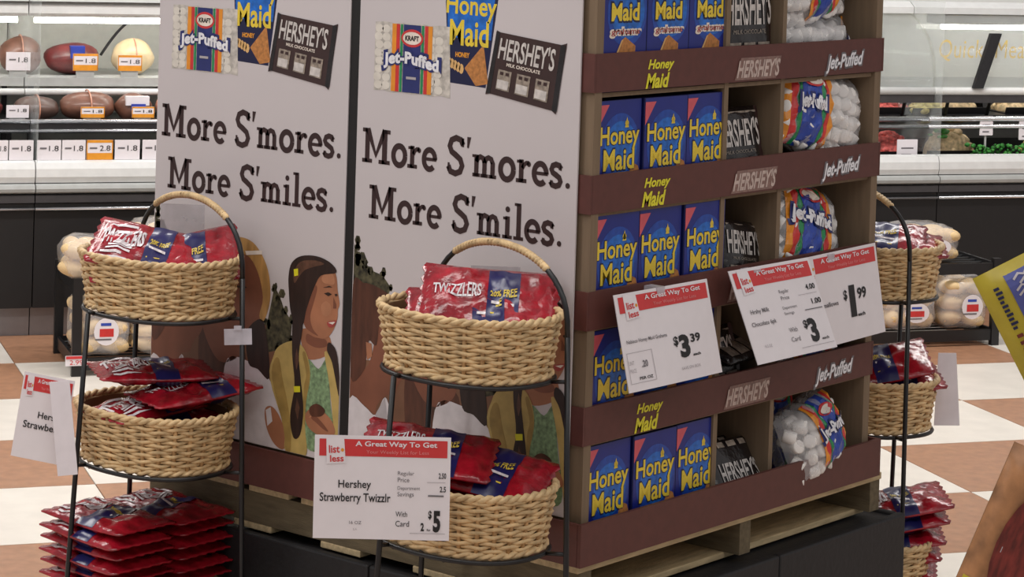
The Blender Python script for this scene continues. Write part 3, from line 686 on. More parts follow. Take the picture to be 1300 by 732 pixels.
# ------------------------------------------------------------------ cracker boxes
BW, BD, BH = .1375, .055, .205
def make_box(label, variant, loc):
    t = thing('cracker_box', label, 'box', loc, 0, 'blue cracker boxes in the display')
    H = BH if variant == 0 else .245
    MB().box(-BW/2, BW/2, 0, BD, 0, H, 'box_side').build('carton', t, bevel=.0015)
    p = PR(step=.0005); hw = BW/2-.0015
    p.rect('box_blue', -hw, .001, hw, H-.001, 1); p.build('front_panel', t)
    p = PR(step=.0005)
    if variant == 0:
        p.disc('box_mid', .003, .112, .062, .068, 1.4, 28); p.disc('box_glow', .005, .115, .050, .05, 1.6, 24)
        p.poly('pinkred', [(-hw, H-.008), (-hw+.034, H-.008), (-hw, H-.052)], 2)
        p.text('navy', 'Honey', -.062, .109, .064, .158, 2, bold=.05); p.text('yellow', 'Honey', -.060, .111, .062, .156, 3, bold=.02)
        p.text('navy', 'Maid', -.050, .070, .050, .116, 2, bold=.05); p.text('yellow', 'Maid', -.048, .073, .048, .113, 3, bold=.02)
        p.disc('label_yellow', .022, .160, .006, .006, 3, 8); p.poly('yellow', [(.016, .152), (.028, .152), (.022, .172)], 3)
        p.disc('cracker', .05, .066, .016, .016, 2, 8); p.rect('box_light', -.046, .058, .028, .062, 2); p.rect('box_light', -.03, .02, .02, .024, 2)
        p.poly('cracker', [(.02, .008), (.064, .008), (.064, .05), (.04, .045)], 2)
    else:
        p.disc('box_mid', .006, .150, .061, .066, 1.4, 24); p.disc('box_glow', .008, .150, .052, .052, 1.6, 24)
        p.text('navy', 'Honey', -.058, .168, .060, .212, 2, bold=.07); p.text('yellow', 'Honey', -.055, .171, .057, .209, 3, bold=.03)
        p.text('navy', 'Maid', -.046, .128, .046, .170, 2, bold=.07); p.text('yellow', 'Maid', -.043, .132, .043, .166, 3, bold=.03)
        p.text('ivory', 'grahams', -.048, .100, .052, .122, 2.5, bold=.11, space=.95); p.text('mouth', 'grahams', -.042, .104, .046, .118, 3, bold=.01)
        p.poly('cracker', [(-.036, .055), (.032, .055), (.034, .085), (.002, .102), (-.010, .096)], 2); p.poly('cracker_edge', [(-.036, .055), (-.030, .055), (-.004, .099), (-.010, .096)], 2.5); p.poly('pinkred', [(-hw, H-.008), (-hw+.034, H-.008), (-hw, H-.052)], 2)
    p.build('front_print', t)
    return t
rows = ['top visible shelf', 'second shelf down', 'third shelf down', 'fourth shelf down', 'bottom shelf']
where = ['nearest the display corner', 'in the middle of its trio', 'beside the chocolate bay']
protoA = protoB = None
for r in range(5):
    z = SH[4-r]
    for k in range(3):
        x = .0975+k*.1405; lab = 'blue cracker box on the %s, %s' % (rows[r], where[k]); loc = (x, .010+.0025*((r*2+k) % 3), z); rz = (.0, .006, -.006)[(r+k) % 3]
        if r == 0:
            if protoB is None: protoB = make_box(lab, 1, loc); protoB.rotation_euler.z = rz
            else: dup(protoB, loc, rz, lab)
        else:
            if protoA is None: protoA = make_box(lab, 0, loc); protoA.rotation_euler.z = rz
            else: dup(protoA, loc, rz, lab)

# ------------------------------------------------------------------ chocolate multipacks
def make_choc(label, wd, h, th, style, loc, rot):
    t = thing('chocolate_pack', label, 'chocolate', loc, rot, 'dark chocolate bar packs in the display')
    def surf(u, v, d):
        bu = 1-abs(2*u/wd)**6; bv = 1-abs(2*v/h-1)**6
        k = max(0, bu)**.5*max(0, bv)**.5
        return (u, -(th/2*(.25+.75*k))-d-.0012*math.sin(u*90+v*40), v)
    nu, nv = 12, 12; V = []; F = []
    for sgn in (1, -1):
        for j in range(nv+1):
            for i in range(nu+1):
                x, y, z = surf(-wd/2+wd*i/nu, h*j/nv, 0); V.append((x, y*sgn, z))
    o = (nu+1)*(nv+1)
    for j in range(nv):
        for i in range(nu):
            a = j*(nu+1)+i; F.append((a, a+1, a+nu+2, a+nu+1)); F.append((o+a, o+a+nu+1, o+a+nu+2, o+a+1))
    ring = [i for i in range(nu+1)]+[j*(nu+1)+nu for j in range(1, nv+1)]+[nv*(nu+1)+i for i in range(nu-1, -1, -1)]+[j*(nu+1) for j in range(nv-1, 0, -1)]
    for a, b in zip(ring, ring[1:]+ring[:1]): F.append((a, o+a, o+b, b))
    b = MB(); b.add(V, F, 'choc_black'); b.build('wrapper', t, True)
    for s in (-1, 1):
        b = MB(); V = []; F = []
        for k in range(13):
            z = h*k/12; V += [(s*wd/2, 0, z), (s*(wd/2+.012+(.003 if k % 2 else 0)), -.003, z)]
        for k in range(12): F.append((2*k, 2*k+1, 2*k+3, 2*k+2))
        b.add(V, F, 'choc'); b.build('crimped_end', t)
    p = PR(surf, .0008)
    p.text('silver_print', "HERSHEY'S", -wd*(.44 if style != 'low' else .30), h*(.52 if style != 'low' else .26), wd*.44, h*(.86 if style != 'low' else .62), 2, bold=.02); p.build('silver_lettering', t)
    p = PR(surf, .0008)
    if style != 'low':
        p.text('choc_photo', 'MILK CHOCOLATE', -wd*.32, h*.44, wd*.30, h*.48, 2)
        for k in range(3): p.grid('choc_photo', -wd*.42+k*wd*.29, h*.06, -wd*.42+k*wd*.29+wd*.24, h*.36, 1.5, 3, 3)
        p.rect('choc_photo', -wd*.44, h*.92, wd*.44, h*.945, 1.5)
    else:
        p.grid('choc_photo', -wd*.30, h*.10, wd*.2, h*.14, 1.5, 4, 1)
        for k in range(4): p.grid('choc_photo', -wd*.42+k*wd*.22, h*.86, -wd*.42+k*wd*.22+wd*.15, h*.955, 1.5, 3, 3)
    p.build('wrapper_print', t)
    return t
cx = .535
CH = 'dark chocolate bar packs in the display'
c1 = make_choc('tall dark chocolate pack standing upright on the top visible shelf', .178, .215, .035, 'tall', (cx-.006, .035, SH[4]), (-.04, 0, 0))
dup(c1, (cx, .085, SH[4]), (-.06, 0, .02), 'dark chocolate pack behind the upright one on the top visible shelf')
dup(c1, (cx-.012, .030, SH[3]), (-.20, 0, .0), 'dark chocolate pack leaning back on the second shelf down').scale = (.93, 1, .78)
# third shelf: loose pile
c3 = make_choc('crinkled dark chocolate pack leaning forward on the third shelf down', .15, .145, .03, 'tall', (.548, .035, SH[2]+.004), (-.20, .16, .10))
dup(c3, (.515, .10, SH[2]+.002), (-.12, -.10, -.05), 'black chocolate pack half hidden in the third shelf pile')
dup(c3, (.565, .15, SH[2]+.002), (-.3, .05, .1), 'rearmost black chocolate pack in the third shelf pile')
# fourth shelf
dup(c3, (.505, .05, SH[1]+.002), (-.25, -.05, .0), 'black chocolate pack visible between two price signs')
dup(c3, (.58, .035, SH[1]+.078), (-1.2, .0, .15), 'black chocolate pack lying flat under the middle price sign')
dup(c3, (.55, .09, SH[1]+.002), (-.5, .03, .05), 'black chocolate pack at the back of the fourth shelf down')
# bottom shelf: file of packs leaning back, top edges showing
c5 = make_choc('front chocolate pack of the leaning file on the bottom shelf', .175, .125, .028, 'low', (.545, .016, SH[0]+.018), (-.50, .03, 0))
nm = ['second', 'third', 'fourth', 'rearmost']
for k in range(4):
    dup(c5, (.542-.003*k, .054+.036*k, SH[0]+.016+.005*k), (-.57-.02*k, .03, .015*k), '%s chocolate pack of the leaning file on the bottom shelf' % nm[k])

# ------------------------------------------------------------------ marshmallow bags
mm_mesh = MB().tube([(0, 0, -.9), (0, 0, -.8), (0, 0, .8), (0, 0, .9)], 1, 'marsh', 10, taper=[.82, 1, 1, .82]).mesh('marshmallow', True)
def make_marsh(label, wd, h, th, loc, rot, seed=1, printpos=0., pw=.42):
    rnd = random.Random(seed); ph = [rnd.uniform(0, 6) for _ in range(6)]
    t = thing('marshmallow_bag', label, 'marshmallows', loc, rot, 'bags of white marshmallows in the display')
    def thick(u, v):
        bu = max(0, 1-abs(2*u/wd)**3); bv = max(0, 1-abs(2*v/h-1)**3)
        return th/2*(bu**.5)*(bv**.5)
    def surf(u, v, d):
        return (u, -thick(u, v)-d-.004*math.sin(u*150+ph[0])*math.sin(v*140+ph[1])*min(1, thick(u, v)/.02), v)
    # marshmallows just under the film, front and back
    r = .0145
    for i in range(int(wd/.031)):
        for j in range(int(h/.031)):
            u = -wd/2+.018+i*.031+rnd.uniform(-.005, .005); v = .016+j*.031+rnd.uniform(-.005, .005)
            k = thick(u, v)
            if k < .010: continue
            o = link('marshmallow', mm_mesh, t, (u, -k+r*1.0, v), (rnd.uniform(0, 3), rnd.uniform(0, 3), rnd.uniform(0, 3))); o.scale = (r, r, r*1.1)
            if k > .034: o = link('marshmallow', mm_mesh, t, (u+.01, -k+r*2.9, v+.008), (rnd.uniform(0, 3), rnd.uniform(0, 3), 0)); o.scale = (r, r, r*1.1)
    nu, nv = 22, 18; V = []; F = []
    for sgn in (1, -1):
        for j in range(nv+1):
            for i in range(nu+1):
                x, y, z = surf(-wd/2+wd*i/nu, h*j/nv, .003); V.append((x, y*sgn, z+.004*math.sin(i*1.7+ph[2])))
    o = (nu+1)*(nv+1)
    for j in range(nv):
        for i in range(nu):
            a = j*(nu+1)+i; F.append((a, a+1, a+nu+2, a+nu+1)); F.append((o+a, o+a+nu+1, o+a+nu+2, o+a+1))
    b = MB(); b.add(V, F, 'bag_film'); b.build('bag_film', t, True)
    a = printpos-pw*wd/2; W_ = pw*wd
    p = PR(surf, .0016); p.grid('jet_blue', a+W_*.28, h*.02, a+W_*.72, h*.98, 3, 8, 14); p.build('blue_panel', t)
    p = PR(surf, .0016)
    for x0, x1, c in ((0, .10, 'jet_orange'), (.10, .19, 'jet_red'), (.21, .27, 'jet_green'), (.73, .79, 'jet_green'), (.81, .90, 'jet_red'), (.90, 1., 'jet_orange')): p.grid(c, a+W_*x0, h*.03, a+W_*x1, h*.97, 3, 3, 14)
    p.build('stripes', t)
    p = PR(surf, .0016)
    hw_ = min(.40*wd-abs(printpos), W_*.62); u0, u1 = printpos-hw_, printpos+hw_
    p.text('jet_navy', 'Jet-Puffed', u0-.006, h*.38, u1+.006, h*.66, 4.5, bold=.10); p.text('jet_white', 'Jet-Puffed', u0, h*.41, u1, h*.63, 5.5, bold=.045)
    p.disc('sign_red', printpos, h*.80, W_*.24, h*.08, 4.5); p.disc('ivory', printpos, h*.80, W_*.19, h*.055, 5.2); p.build('white_lettering', t)
    return t
# (x, y, z, roll etc.)
make_marsh('marshmallow bag lying on its side on the top visible shelf', .30, .12, .13, (.80, .080, SH[4]), (-.1, 0, .0), 1, .20, .20)
make_marsh('printed marshmallow bag stacked upon another on the top visible shelf', .30, .17, .12, (.80, .08, SH[4]+.105), (-.15, -.10, 0), 2, .02, .36)
make_marsh('marshmallow bag slumped over the lip on the second shelf down', .305, .180, .12, (.808, .050, SH[3]+.052), (-.12, .20, .0), 3, -.085, .42)
make_marsh('slanted marshmallow bag in front on the third shelf down', .27, .185, .10, (.775, .045, SH[2]+.025), (-.25, .28, .05), 4, -.03, .62)
make_marsh('upright marshmallow bag at the back of the third shelf down', .27, .20, .08, (.82, .16, SH[2]), (-.1, .10, -.25), 5, .0, .62)
make_marsh('marshmallow bag mostly hidden by price signs on the fourth shelf down', .29, .15, .10, (.80, .06, SH[1]), (-.2, .05, .0), 6, .0, .5)
make_marsh('marshmallow bag tipped over the tray edge on the bottom shelf', .205, .150, .11, (.822, .012, SH[0]+.034), (-.30, -.22, .1), 7, .025, .58)
make_marsh('striped marshmallow bag standing at the back of the bottom shelf', .20, .205, .07, (.84, .17, SH[0]), (-.08, .0, -.1), 8, .03, .75)

# ================================================================== WICKER STANDS, BASKETS, CANDY PACKS
BA, BB = .172, .130
def ell(a, b, th, ex=2.35):
    c, s = math.cos(th), math.sin(th)
    return (math.copysign(abs(c)**(2/ex), c)*b, math.copysign(abs(s)**(2/ex), s)*a)      # x uses short axis, y long axis
BHGT = .113
def make_basket(label, loc, rz):
    t = thing('wicker_basket', label, 'basket', loc, rz, 'oval wicker baskets on the wire stands')
    NS = 26; rowsn = 15; b = MB()
    for k in range(rowsn):
        f = k/(rowsn-1); z = .008+f*(BHGT-.018); sc = .90+.10*f; path = []
        for i in range(NS*4):
            th = 2*PI*i/(NS*4); off = .0036*math.cos(PI*i/4+PI*k)
            x, y = ell(BA*sc+off, BB*sc+off, th); path.append((x, y, z+.0012*math.sin(i*1.3+k)))
        b.tube(path, .0038, 'wicker', 5, True)
    o = b.build('weave', t, True); o['kind'] = 'stuff'
    b = MB()
    for i in range(NS):
        th = 2*PI*i/NS; x0, y0 = ell(BA*.90, BB*.90, th); x1, y1 = ell(BA, BB, th)
        b.tube([(x0, y0, .002), (x1, y1, BHGT-.006)], .0045, 'wicker_dark', 5)
    o = b.build('stakes', t, True); o['kind'] = 'stuff'
    b = MB()
    for s in (0, PI):
        path = []
        for i in range(120):
            th = 2*PI*i/120; a = th*24+s; r = .0036; x, y = ell(BA+.002+r*math.cos(a), BB+.002+r*math.cos(a), th); path.append((x, y, BHGT-.002+r*math.sin(a)))
        b.tube(path, .0048, 'wicker', 6, True)
    b.build('rim_braid', t, True)
    b = MB()
    for s in (0, PI):
        path = []
        for i in range(100):
            th = 2*PI*i/100; a = th*18+s; r = .0035; x, y = ell(BA*.9+.002+r*math.cos(a), BB*.9+.002+r*math.cos(a), th); path.append((x, y, .006+r*math.sin(a)))
        b.tube(path, .0048, 'wicker', 5, True)
    b.build('foot_braid', t, True)
    b = MB(); P = [ell(BA*.88, BB*.88, 2*PI*i/40) for i in range(40)]
    b.add([(x, y, .003) for x, y in P]+[(x, y, .009) for x, y in P], [tuple(range(40)), tuple(range(40, 80))]+[(i, (i+1) % 40, (i+1) % 40+40, i+40) for i in range(40)], 'wicker_inner'); b.build('base', t)
    b = MB()
    P0 = [ell(BA*.89-.004, BB*.89-.004, 2*PI*i/40) for i in range(40)]; P1 = [ell(BA-.010, BB-.010, 2*PI*i/40) for i in range(40)]
    b.add([(x, y, .01) for x, y in P0]+[(x, y, BHGT-.008) for x, y in P1], [(i, (i+1) % 40, (i+1) % 40+40, i+40) for i in range(40)], 'wicker_inner'); b.build('inner_wall', t, True)
    return t
TIER = [.870, .561, .190]          # basket base heights
TIER_R = [.856, .556, .190]
def make_stand(label, loc, rz, mir, tiers):
    t = thing('wire_basket_stand', label, 'stand', loc, rz, 'black wire basket stands')
    s = -1 if mir else 1; r = .0052
    R0, R1 = (.045, -.192*s), (.055, -.215*s); B0, B1 = (.10, .175*s), (.11, .205*s); F0, F1 = (-.138, .05*s), (-.16, .10*s)
    lean = lambda a, b, z: (a[0]+(b[0]-a[0])*(1-z/.95), a[1]+(b[1]-a[1])*(1-z/.95), z)
    MB().tube([lean(R0, R1, z) for z in (0, .3, .6, .95)], r, 'black_metal', 8).build('leg', t, True)
    MB().tube([lean(B0, B1, z) for z in (0, .3, .6, .95)], r, 'black_metal', 8).build('leg', t, True)
    MB().tube([lean(F0, F1, z) for z in (0, .3, .6, .868)], r, 'black_metal', 8).build('leg', t, True)
    arch = lambda a: tuple((R0[i]+B0[i])/2+(B0[i]-R0[i])/2*-math.cos(a) for i in (0, 1))+(.95+.145*math.sin(a)**.8,)
    ar = MB().tube([arch(PI*i/24) if 0 < i < 24 else (*(R0 if i == 0 else B0), .95) for i in range(25)], r, 'black_metal', 8).build('arch_handle', t, True)
    b = MB(); n = 90; pts = []
    for i in range(n):
        a = PI*(.26+.48*i/(n-1)); x, y, z = arch(a); pts.append((x+.0016*math.cos(i*2.1), y, z+.0016*math.sin(i*2.1)))
    b.tube(pts, .0066, 'wicker', 7); b.build('wicker_wrap', ar, True)
    for z in tiers:
        P = [(*ell(BA*.9+.010, BB*.9+.010, 2*PI*i/48), z-.004) for i in range(48)]
        b = MB().tube(P, .0045, 'black_metal', 6, True)
        for d in (-.06, .06): b.tube([(-BB*.9-.006, d, z-.007), (BB*.9+.006, d, z-.007)], .0028, 'black_metal', 5)
        for q, q1 in ((R0, R1), (B0, B1), (F0, F1)):
            l = lean(q, q1, z); k = min(P, key=lambda v: (v[0]-l[0])**2+(v[1]-l[1])**2); b.tube([l, k], .004, 'black_metal', 6)
        b.build('hoop', t, True)
    return t
MID = (-.185, .128); LEF = (-.185, .955); RIG = (1.262, .168)
make_stand('black wire stand in front of the nearer poster', (*MID, 0), 0, False, TIER)
make_stand('black wire stand in front of the far left poster', (*LEF, 0), 0, False, TIER)
RZ = math.radians(160)
make_stand('black wire stand beside the right end of the shelf display', (*RIG, 0), RZ, True, TIER_R)
bk = make_basket('oval wicker basket at the top of the middle stand, before the nearer poster', (*MID, TIER[0]), 0)
dup(bk, (*MID, TIER[1]), 0.0, 'oval wicker basket low on the middle stand, half behind a price sign')
dup(bk, (*LEF, TIER[0]), 0.0, 'oval wicker basket at the top of the left stand')
dup(bk, (*LEF, TIER[1]), 0.0, 'oval wicker basket at the middle of the left stand')
dup(bk, (*LEF, TIER[2]), 0.0, 'oval wicker basket under the tall pile of packs on the left stand')
dup(bk, (*RIG, TIER_R[0]), RZ, 'oval wicker basket at the top of the right stand')
dup(bk, (*RIG, TIER_R[1]), RZ, 'oval wicker basket at the middle of the right stand')
dup(bk, (*RIG, TIER_R[2]), RZ, 'oval wicker basket at the bottom of the right stand, behind the platform')

PL_, PW_, PT_ = .240, .155, .032
def make_pack(label, loc, rot, seed):
    rnd = random.Random(seed); ph = [rnd.uniform(0, 6) for _ in range(6)]
    t = thing('candy_pack', label, 'candy', loc, rot, 'red candy packs in the wicker stands')
    def hgt(u, v):
        bu = max(0, 1-abs(2*u/(PL_-.03))**5); bv = max(0, 1-abs(2*v/PW_)**3)
        k = (bu**.5)*(bv**.5)
        return PT_/2*(.10+.90*k)+(.0034*math.sin(u*85+v*50+ph[0])+.0026*math.sin(v*140-u*50+ph[1])+.0015*math.sin(u*190+ph[3]))*k
    def surf(u, v, d): return (u, v, hgt(u, v)+d)
    nu, nv = 24, 12; V = []; F = []
    for sgn in (1, -1):
        for j in range(nv+1):
            for i in range(nu+1):
                u = -PL_/2+PL_*i/nu; v = -PW_/2+PW_*j/nv
                if i in (0, nu): u += (.004 if j % 2 else -.002)*(1 if i else -1)
                z = hgt(u, v); V.append((u, v, z*sgn+.004*math.sin(ph[2]+u*14)))
    o = (nu+1)*(nv+1)
    for j in range(nv):
        for i in range(nu):
            a = j*(nu+1)+i; F.append((a, a+1, a+nu+2, a+nu+1)); F.append((o+a, o+a+nu+1, o+a+nu+2, o+a+1))
    ring = [i for i in range(nu+1)]+[j*(nu+1)+nu for j in range(1, nv+1)]+[nv*(nu+1)+i for i in range(nu-1, -1, -1)]+[j*(nu+1) for j in range(nv-1, 0, -1)]
    for a, b in zip(ring, ring[1:]+ring[:1]): F.append((a, o+a, o+b, b))
    b = MB(); b.add(V, F, 'red_film'); b.build('wrapper', t, True)
    sf = lambda u, v, d: (u, v, hgt(u, v)+d+.004*math.sin(ph[2]+u*14))
    sb = lambda u, v, d: (u, v, -hgt(u, v)-d+.004*math.sin(ph[2]+u*14))
    x0, x1 = (.0, .058) if seed == 11 else (-.010, .040)
    p = PR(sf, .001); p.grid('label_navy', x0, -PW_*.5, x1, PW_*.42, 1.2, 8, 10)
    p.fn = sb; p.grid('label_navy', x0, -PW_*.5, x1, PW_*.42, 1.2, 8, 10); lb = p.build('navy_label', t, True)
    p = PR(sf, .001); p.text('label_yellow', '20% FREE', x0+.005, -.004, x1-.005, .016, 2.6, bold=.02); p.rect('foil', x0+.008, -.022, x1-.008, -.016, 2.4); p.rect('label_yellow', x0+.008, -.046, x1-.014, -.042, 2.4); p.build('yellow_lettering', t)
    p = PR(sf, .001)
    if seed == 11: p.text('foil', 'TWIZZLERS', -.100, -.006, -.012, .022, 2, bold=.02)
    else:
        p.text('foil', 'TWIZZLERS', -.104, -.02, x0-.006, .030, 2, bold=.06)
        for k in range(5):
            a = -.098+rnd.uniform(0, .02); v = .040-k*.024 if k < 1 else -.028-(k-1)*.012; p.grid('foil', a, v, a+rnd.uniform(.03, .06), v+.006, 1.6, 4, 1)
    p.build('white_lettering', t)
    return t
CP = 'red candy packs in the wicker stands'
pk = [None, None, None]
def pack(loc, rot, label, v=0, flip=False):
    if pk[v] is None: pk[v] = make_pack(label, loc, rot, 11+v); return pk[v]
    return dup(pk[v], loc, rot, label)
def frame(xd, zd):
    """rotation with pack length along xd and its printed face along zd"""
    X = Vector(xd).normalized(); Z = Vector(zd); Z = (Z-X*Z.dot(X)).normalized(); Y = Z.cross(X)
    return tuple(Matrix((X, Y, Z)).transposed().to_euler())
TOC = Vector((-.77, -.64, 0))      # horizontal direction of the aisle in front of the posters
RGT = Vector((.64, -.77, 0))
b0 = TIER[0]; b1 = TIER[1]; b2 = TIER[2]
# middle stand, top basket
pack((-.182, .124, b0+.102), frame(RGT+Vector((0, 0, .03)), TOC*.50+Vector((0, 0, .9))), 'candy pack in front in the middle top basket, navy label to the aisle', 0)
pack((-.152, .116, b0+.124), frame(RGT+Vector((0, 0, -.08)), TOC*.62+Vector((0, 0, .8))), 'candy pack right behind the front one in the middle top basket', 0)
pack((-.190, .135, b0+.062), frame((.10, -1, .0), (-.05, 0, 1)), 'candy pack under the front one in the middle top basket', 2)
pack((-.150, .105, b0+.095), frame((.5, -.8, .08), TOC*.5+Vector((0, 0, .8))), 'rearmost candy pack in the middle top basket', 0)
pack((-.185, .128, b0+.032), frame((0, -1, 0), (0, 0, 1)), 'lowest candy pack inside the middle top basket', 1)
# middle stand, lower basket
pack((-.185, .125, b1+.034), frame((.05, -1, 0), (0, 0, 1)), 'lowest candy pack in the low basket behind the price sign', 0)
pack((-.185, .112, b1+.070), frame((.35, -1, -.04), (-.2, -.1, 1)), 'second candy pack up in the low basket behind the price sign', 2)
pack((-.178, .098, b1+.098), frame((.45, -.9, -.10), (-.30, -.2, 1)), 'third candy pack up in the low basket behind the price sign', 0)
pack((-.172, .092, b1+.130), frame((.42, -.9, -.22), (-.3, -.2, 1)), 'topmost candy pack in the low basket behind the price sign', 0)
pack((-.232, .175, b1+.160), frame((.55, -.8, -.15), (-.25, -.2, 1)), 'candy pack peeking out above the strawberry price sign', 0)
# left stand, top basket
pack((-.185, .955, b0+.034), frame((0, -1, 0), (0, 0, 1)), 'lowest candy pack inside the left top basket', 2)
pack((-.192, .955, b0+.090), frame((.55, -.82, -.10), TOC*.5+Vector((0, 0, .8))), 'candy pack drooping at the left of the left top basket', 0)
pack((-.165, .920, b0+.096), frame((.68, -.72, .20), TOC*.6+Vector((0, 0, .8))), 'candy pack rising to the right in the left top basket', 0)
pack((-.200, .965, b0+.119), frame((.6, -.8, -.14), TOC*.45+Vector((0, 0, .9))), 'foil bright candy pack on top of the left top basket', 1)
# left stand, middle basket
pack((-.185, .955, b1+.034), frame((0, -1, 0), (0, 0, 1)), 'lowest candy pack inside the left middle basket', 0)
pack((-.170, .975, b1+.080), frame((1, -.08, .10), (-.15, 0, 1)), 'second candy pack up in the left middle basket', 2)
pack((-.195, .965, b1+.110), frame((1, -.12, .10), (-.15, .02, 1)), 'candy pack with its corner over the rim of the left middle basket', 1)
pack((-.135, .900, b1+.143), frame((1, -.25, .06), (-.1, 0, 1)), 'candy pack pointing to the poster on the left middle basket', 0)
pack((-.170, .985, b1+.176), frame((1, -.55, .0), (-.1, 0, 1)), 'topmost foil bright candy pack on the left middle basket', 1)
# left stand, tall pile: two columns of packs lying flat
ords = ['lowest', 'second', 'third', 'fourth', 'fifth', 'top']
for k in range(6):
    z = b2+BHGT+.018+k*.0245
    jj = [.0, .008, -.006, .004, -.008, .006][k]
    pack((-.255+jj, 1.015+jj*.6, z), frame((-.03+jj*3, -1, .0), (0, 0, 1)), 'candy pack in the low left pile, aisle column, %s layer' % ords[k], 1+k % 2)
    pack((-.098-jj*.3, 1.005-jj*.5, z-.002), frame((.02-jj*3, -1, .0), (0, 0, 1)), 'candy pack in the low left pile, poster column, %s layer' % ords[k], 1+(k+1) % 2)
# right stand
r0, r1, r2 = TIER_R
pack((1.262, .168, r0+.034), frame((.2, -1, 0), (0, 0, 1)), 'lowest candy pack inside the right top basket', 0)
pack((1.268, .120, r0+.098), frame((.60, -.80, .04), (-.15, -.1, 1)), 'candy pack sticking out of the right top basket', 0)
pack((1.244, .155, r0+.118), frame((.5, -.85, -.05), (-.3, -.2, 1)), 'inner candy pack in the right top basket', 0)
pack((1.262, .168, r1+.034), frame((.2, -1, 0), (0, 0, 1)), 'lowest candy pack inside the right middle basket', 1)
pack((1.268, .115, r1+.100), frame((.65, -.75, .06), (-.1, -.1, 1)), 'candy pack sticking out of the right middle basket', 0)
pack((1.246, .135, r1+.134), frame((.60, -.75, .22), (-.3, -.2, 1)), 'uppermost candy pack in the right middle basket', 2)
for k in range(5):
    pack((1.272+.004*k, .115-.004*k, r2+.040+.036*k), frame((.5+.08*k, -.85, .04+.05*k), (-.1, -.1, 1)), '%s candy pack in the right bottom basket' % ['lowest', 'second lowest', 'middle', 'second highest', 'topmost silver labelled'][k], (2, 0, 2, 0, 1)[k])

# ================================================================== PRICE SIGNS
def sign_sheet(label, P0, xd, zd, w, h, fill, curl=0.):
    """P0 = lower left corner"""
    t = thing('price_sign', label, 'sign', P0, facing(xd, zd), 'store price signs')
    fn = lambda u, v, d: (u, -d-curl*math.sin(PI*u/w)*(1-v/h), v)
    n = 10; V = []; F = []
    for d in (0, -.0012):
        for j in range(3):
            for i in range(n+1): x, y, z = fn(w*i/n, h*j/2, 0); V.append((x, y-d, z))
    k = 3*(n+1)
    for j in range(2):
        for i in range(n): a = j*(n+1)+i; F.append((a, a+1, a+n+2, a+n+1)); F.append((k+a, k+a+n+1, k+a+n+2, k+a+1))
    b = MB(); b.add(V, F, 'paper'); b.build('card', t)
    p = PR(fn, .0006)
    p.grid('sign_red', w*.035, h*.80, w*.975, h*.965, 1, 8, 2); p.build('red_header', t)
    p = PR(fn, .0006)
    p.poly('paper', [(w*.09, h*.72), (w*.23, h*.735), (w*.215, h*.985), (w*.085, h*.985)], 2)
    p.text('sign_red', 'list', w*.105, h*.83, w*.185, h*.905, 3, bold=.02, rot=.05); p.text('sign_red', 'less', w*.115, h*.745, w*.215, h*.81, 3, bold=.02, rot=.05); p.disc('tag_orange', w*.205, h*.86, w*.012, h*.018, 3, 8)
    p.build('logo', t)
    p = PR(fn, .0006)
    p.text('paper', 'A Great Way To Get', w*.30, h*.885, w*.90, h*.95, 3, bold=.02); p.text('ink_pink', 'Your Weekly List for Less', w*.38, h*.82, w*.84, h*.865, 3); p.build('header_lettering', t)
    p = PR(fn, .0006); fill(p, w, h); p.build('price_lettering', t)
    return t
def fillM(p, w, h):
    p.text('ink', 'Hershey', w*.18, h*.47, w*.42, h*.57, 2, bold=.012); p.text('ink', 'Strawberry Twizzlr', w*.045, h*.335, w*.565, h*.445, 2, bold=.012)
    p.text('ink_grey', 'Regular', w*.615, h*.615, w*.735, h*.665, 2); p.text('ink_grey', 'Price', w*.615, h*.56, w*.70, h*.605, 2); p.text('ink_grey', 'Department', w*.615, h*.475, w*.78, h*.52, 2); p.text('ink_grey', 'Savings', w*.615, h*.41, w*.735, h*.465, 2)
    p.text('ink', '2.50', w*.915, h*.60, w*.97, h*.655, 2, bold=.02); p.text('ink', '2.5', w*.925, h*.47, w*.97, h*.525, 2, bold=.02); p.rect('ink_light', w*.83, h*.56, w*.965, h*.565, 2); p.rect('ink_grey', w*.84, h*.425, w*.955, h*.44, 2)
    p.text('ink', 'With', w*.605, h*.225, w*.69, h*.275, 2); p.text('ink', 'Card', w*.605, h*.13, w*.705, h*.185, 2)
    p.text('ink', '$', w*.845, h*.20, w*.87, h*.29, 2, bold=.03); p.text('ink', '5', w*.88, h*.08, w*.935, h*.29, 2, bold=.05); p.text('ink', '2', w*.79, h*.09, w*.815, h*.17, 2, bold=.04); p.text('ink', 'for', w*.835, h*.09, w*.865, h*.115, 2, bold=.02)
    p.rect('ink_light', w*.71, h*.065, w*.97, h*.07, 2); p.text('ink_grey', '16 OZ', w*.265, h*.145, w*.355, h*.175, 2); p.text('ink_light', 'EA', w*.295, h*.085, w*.325, h*.105, 2)
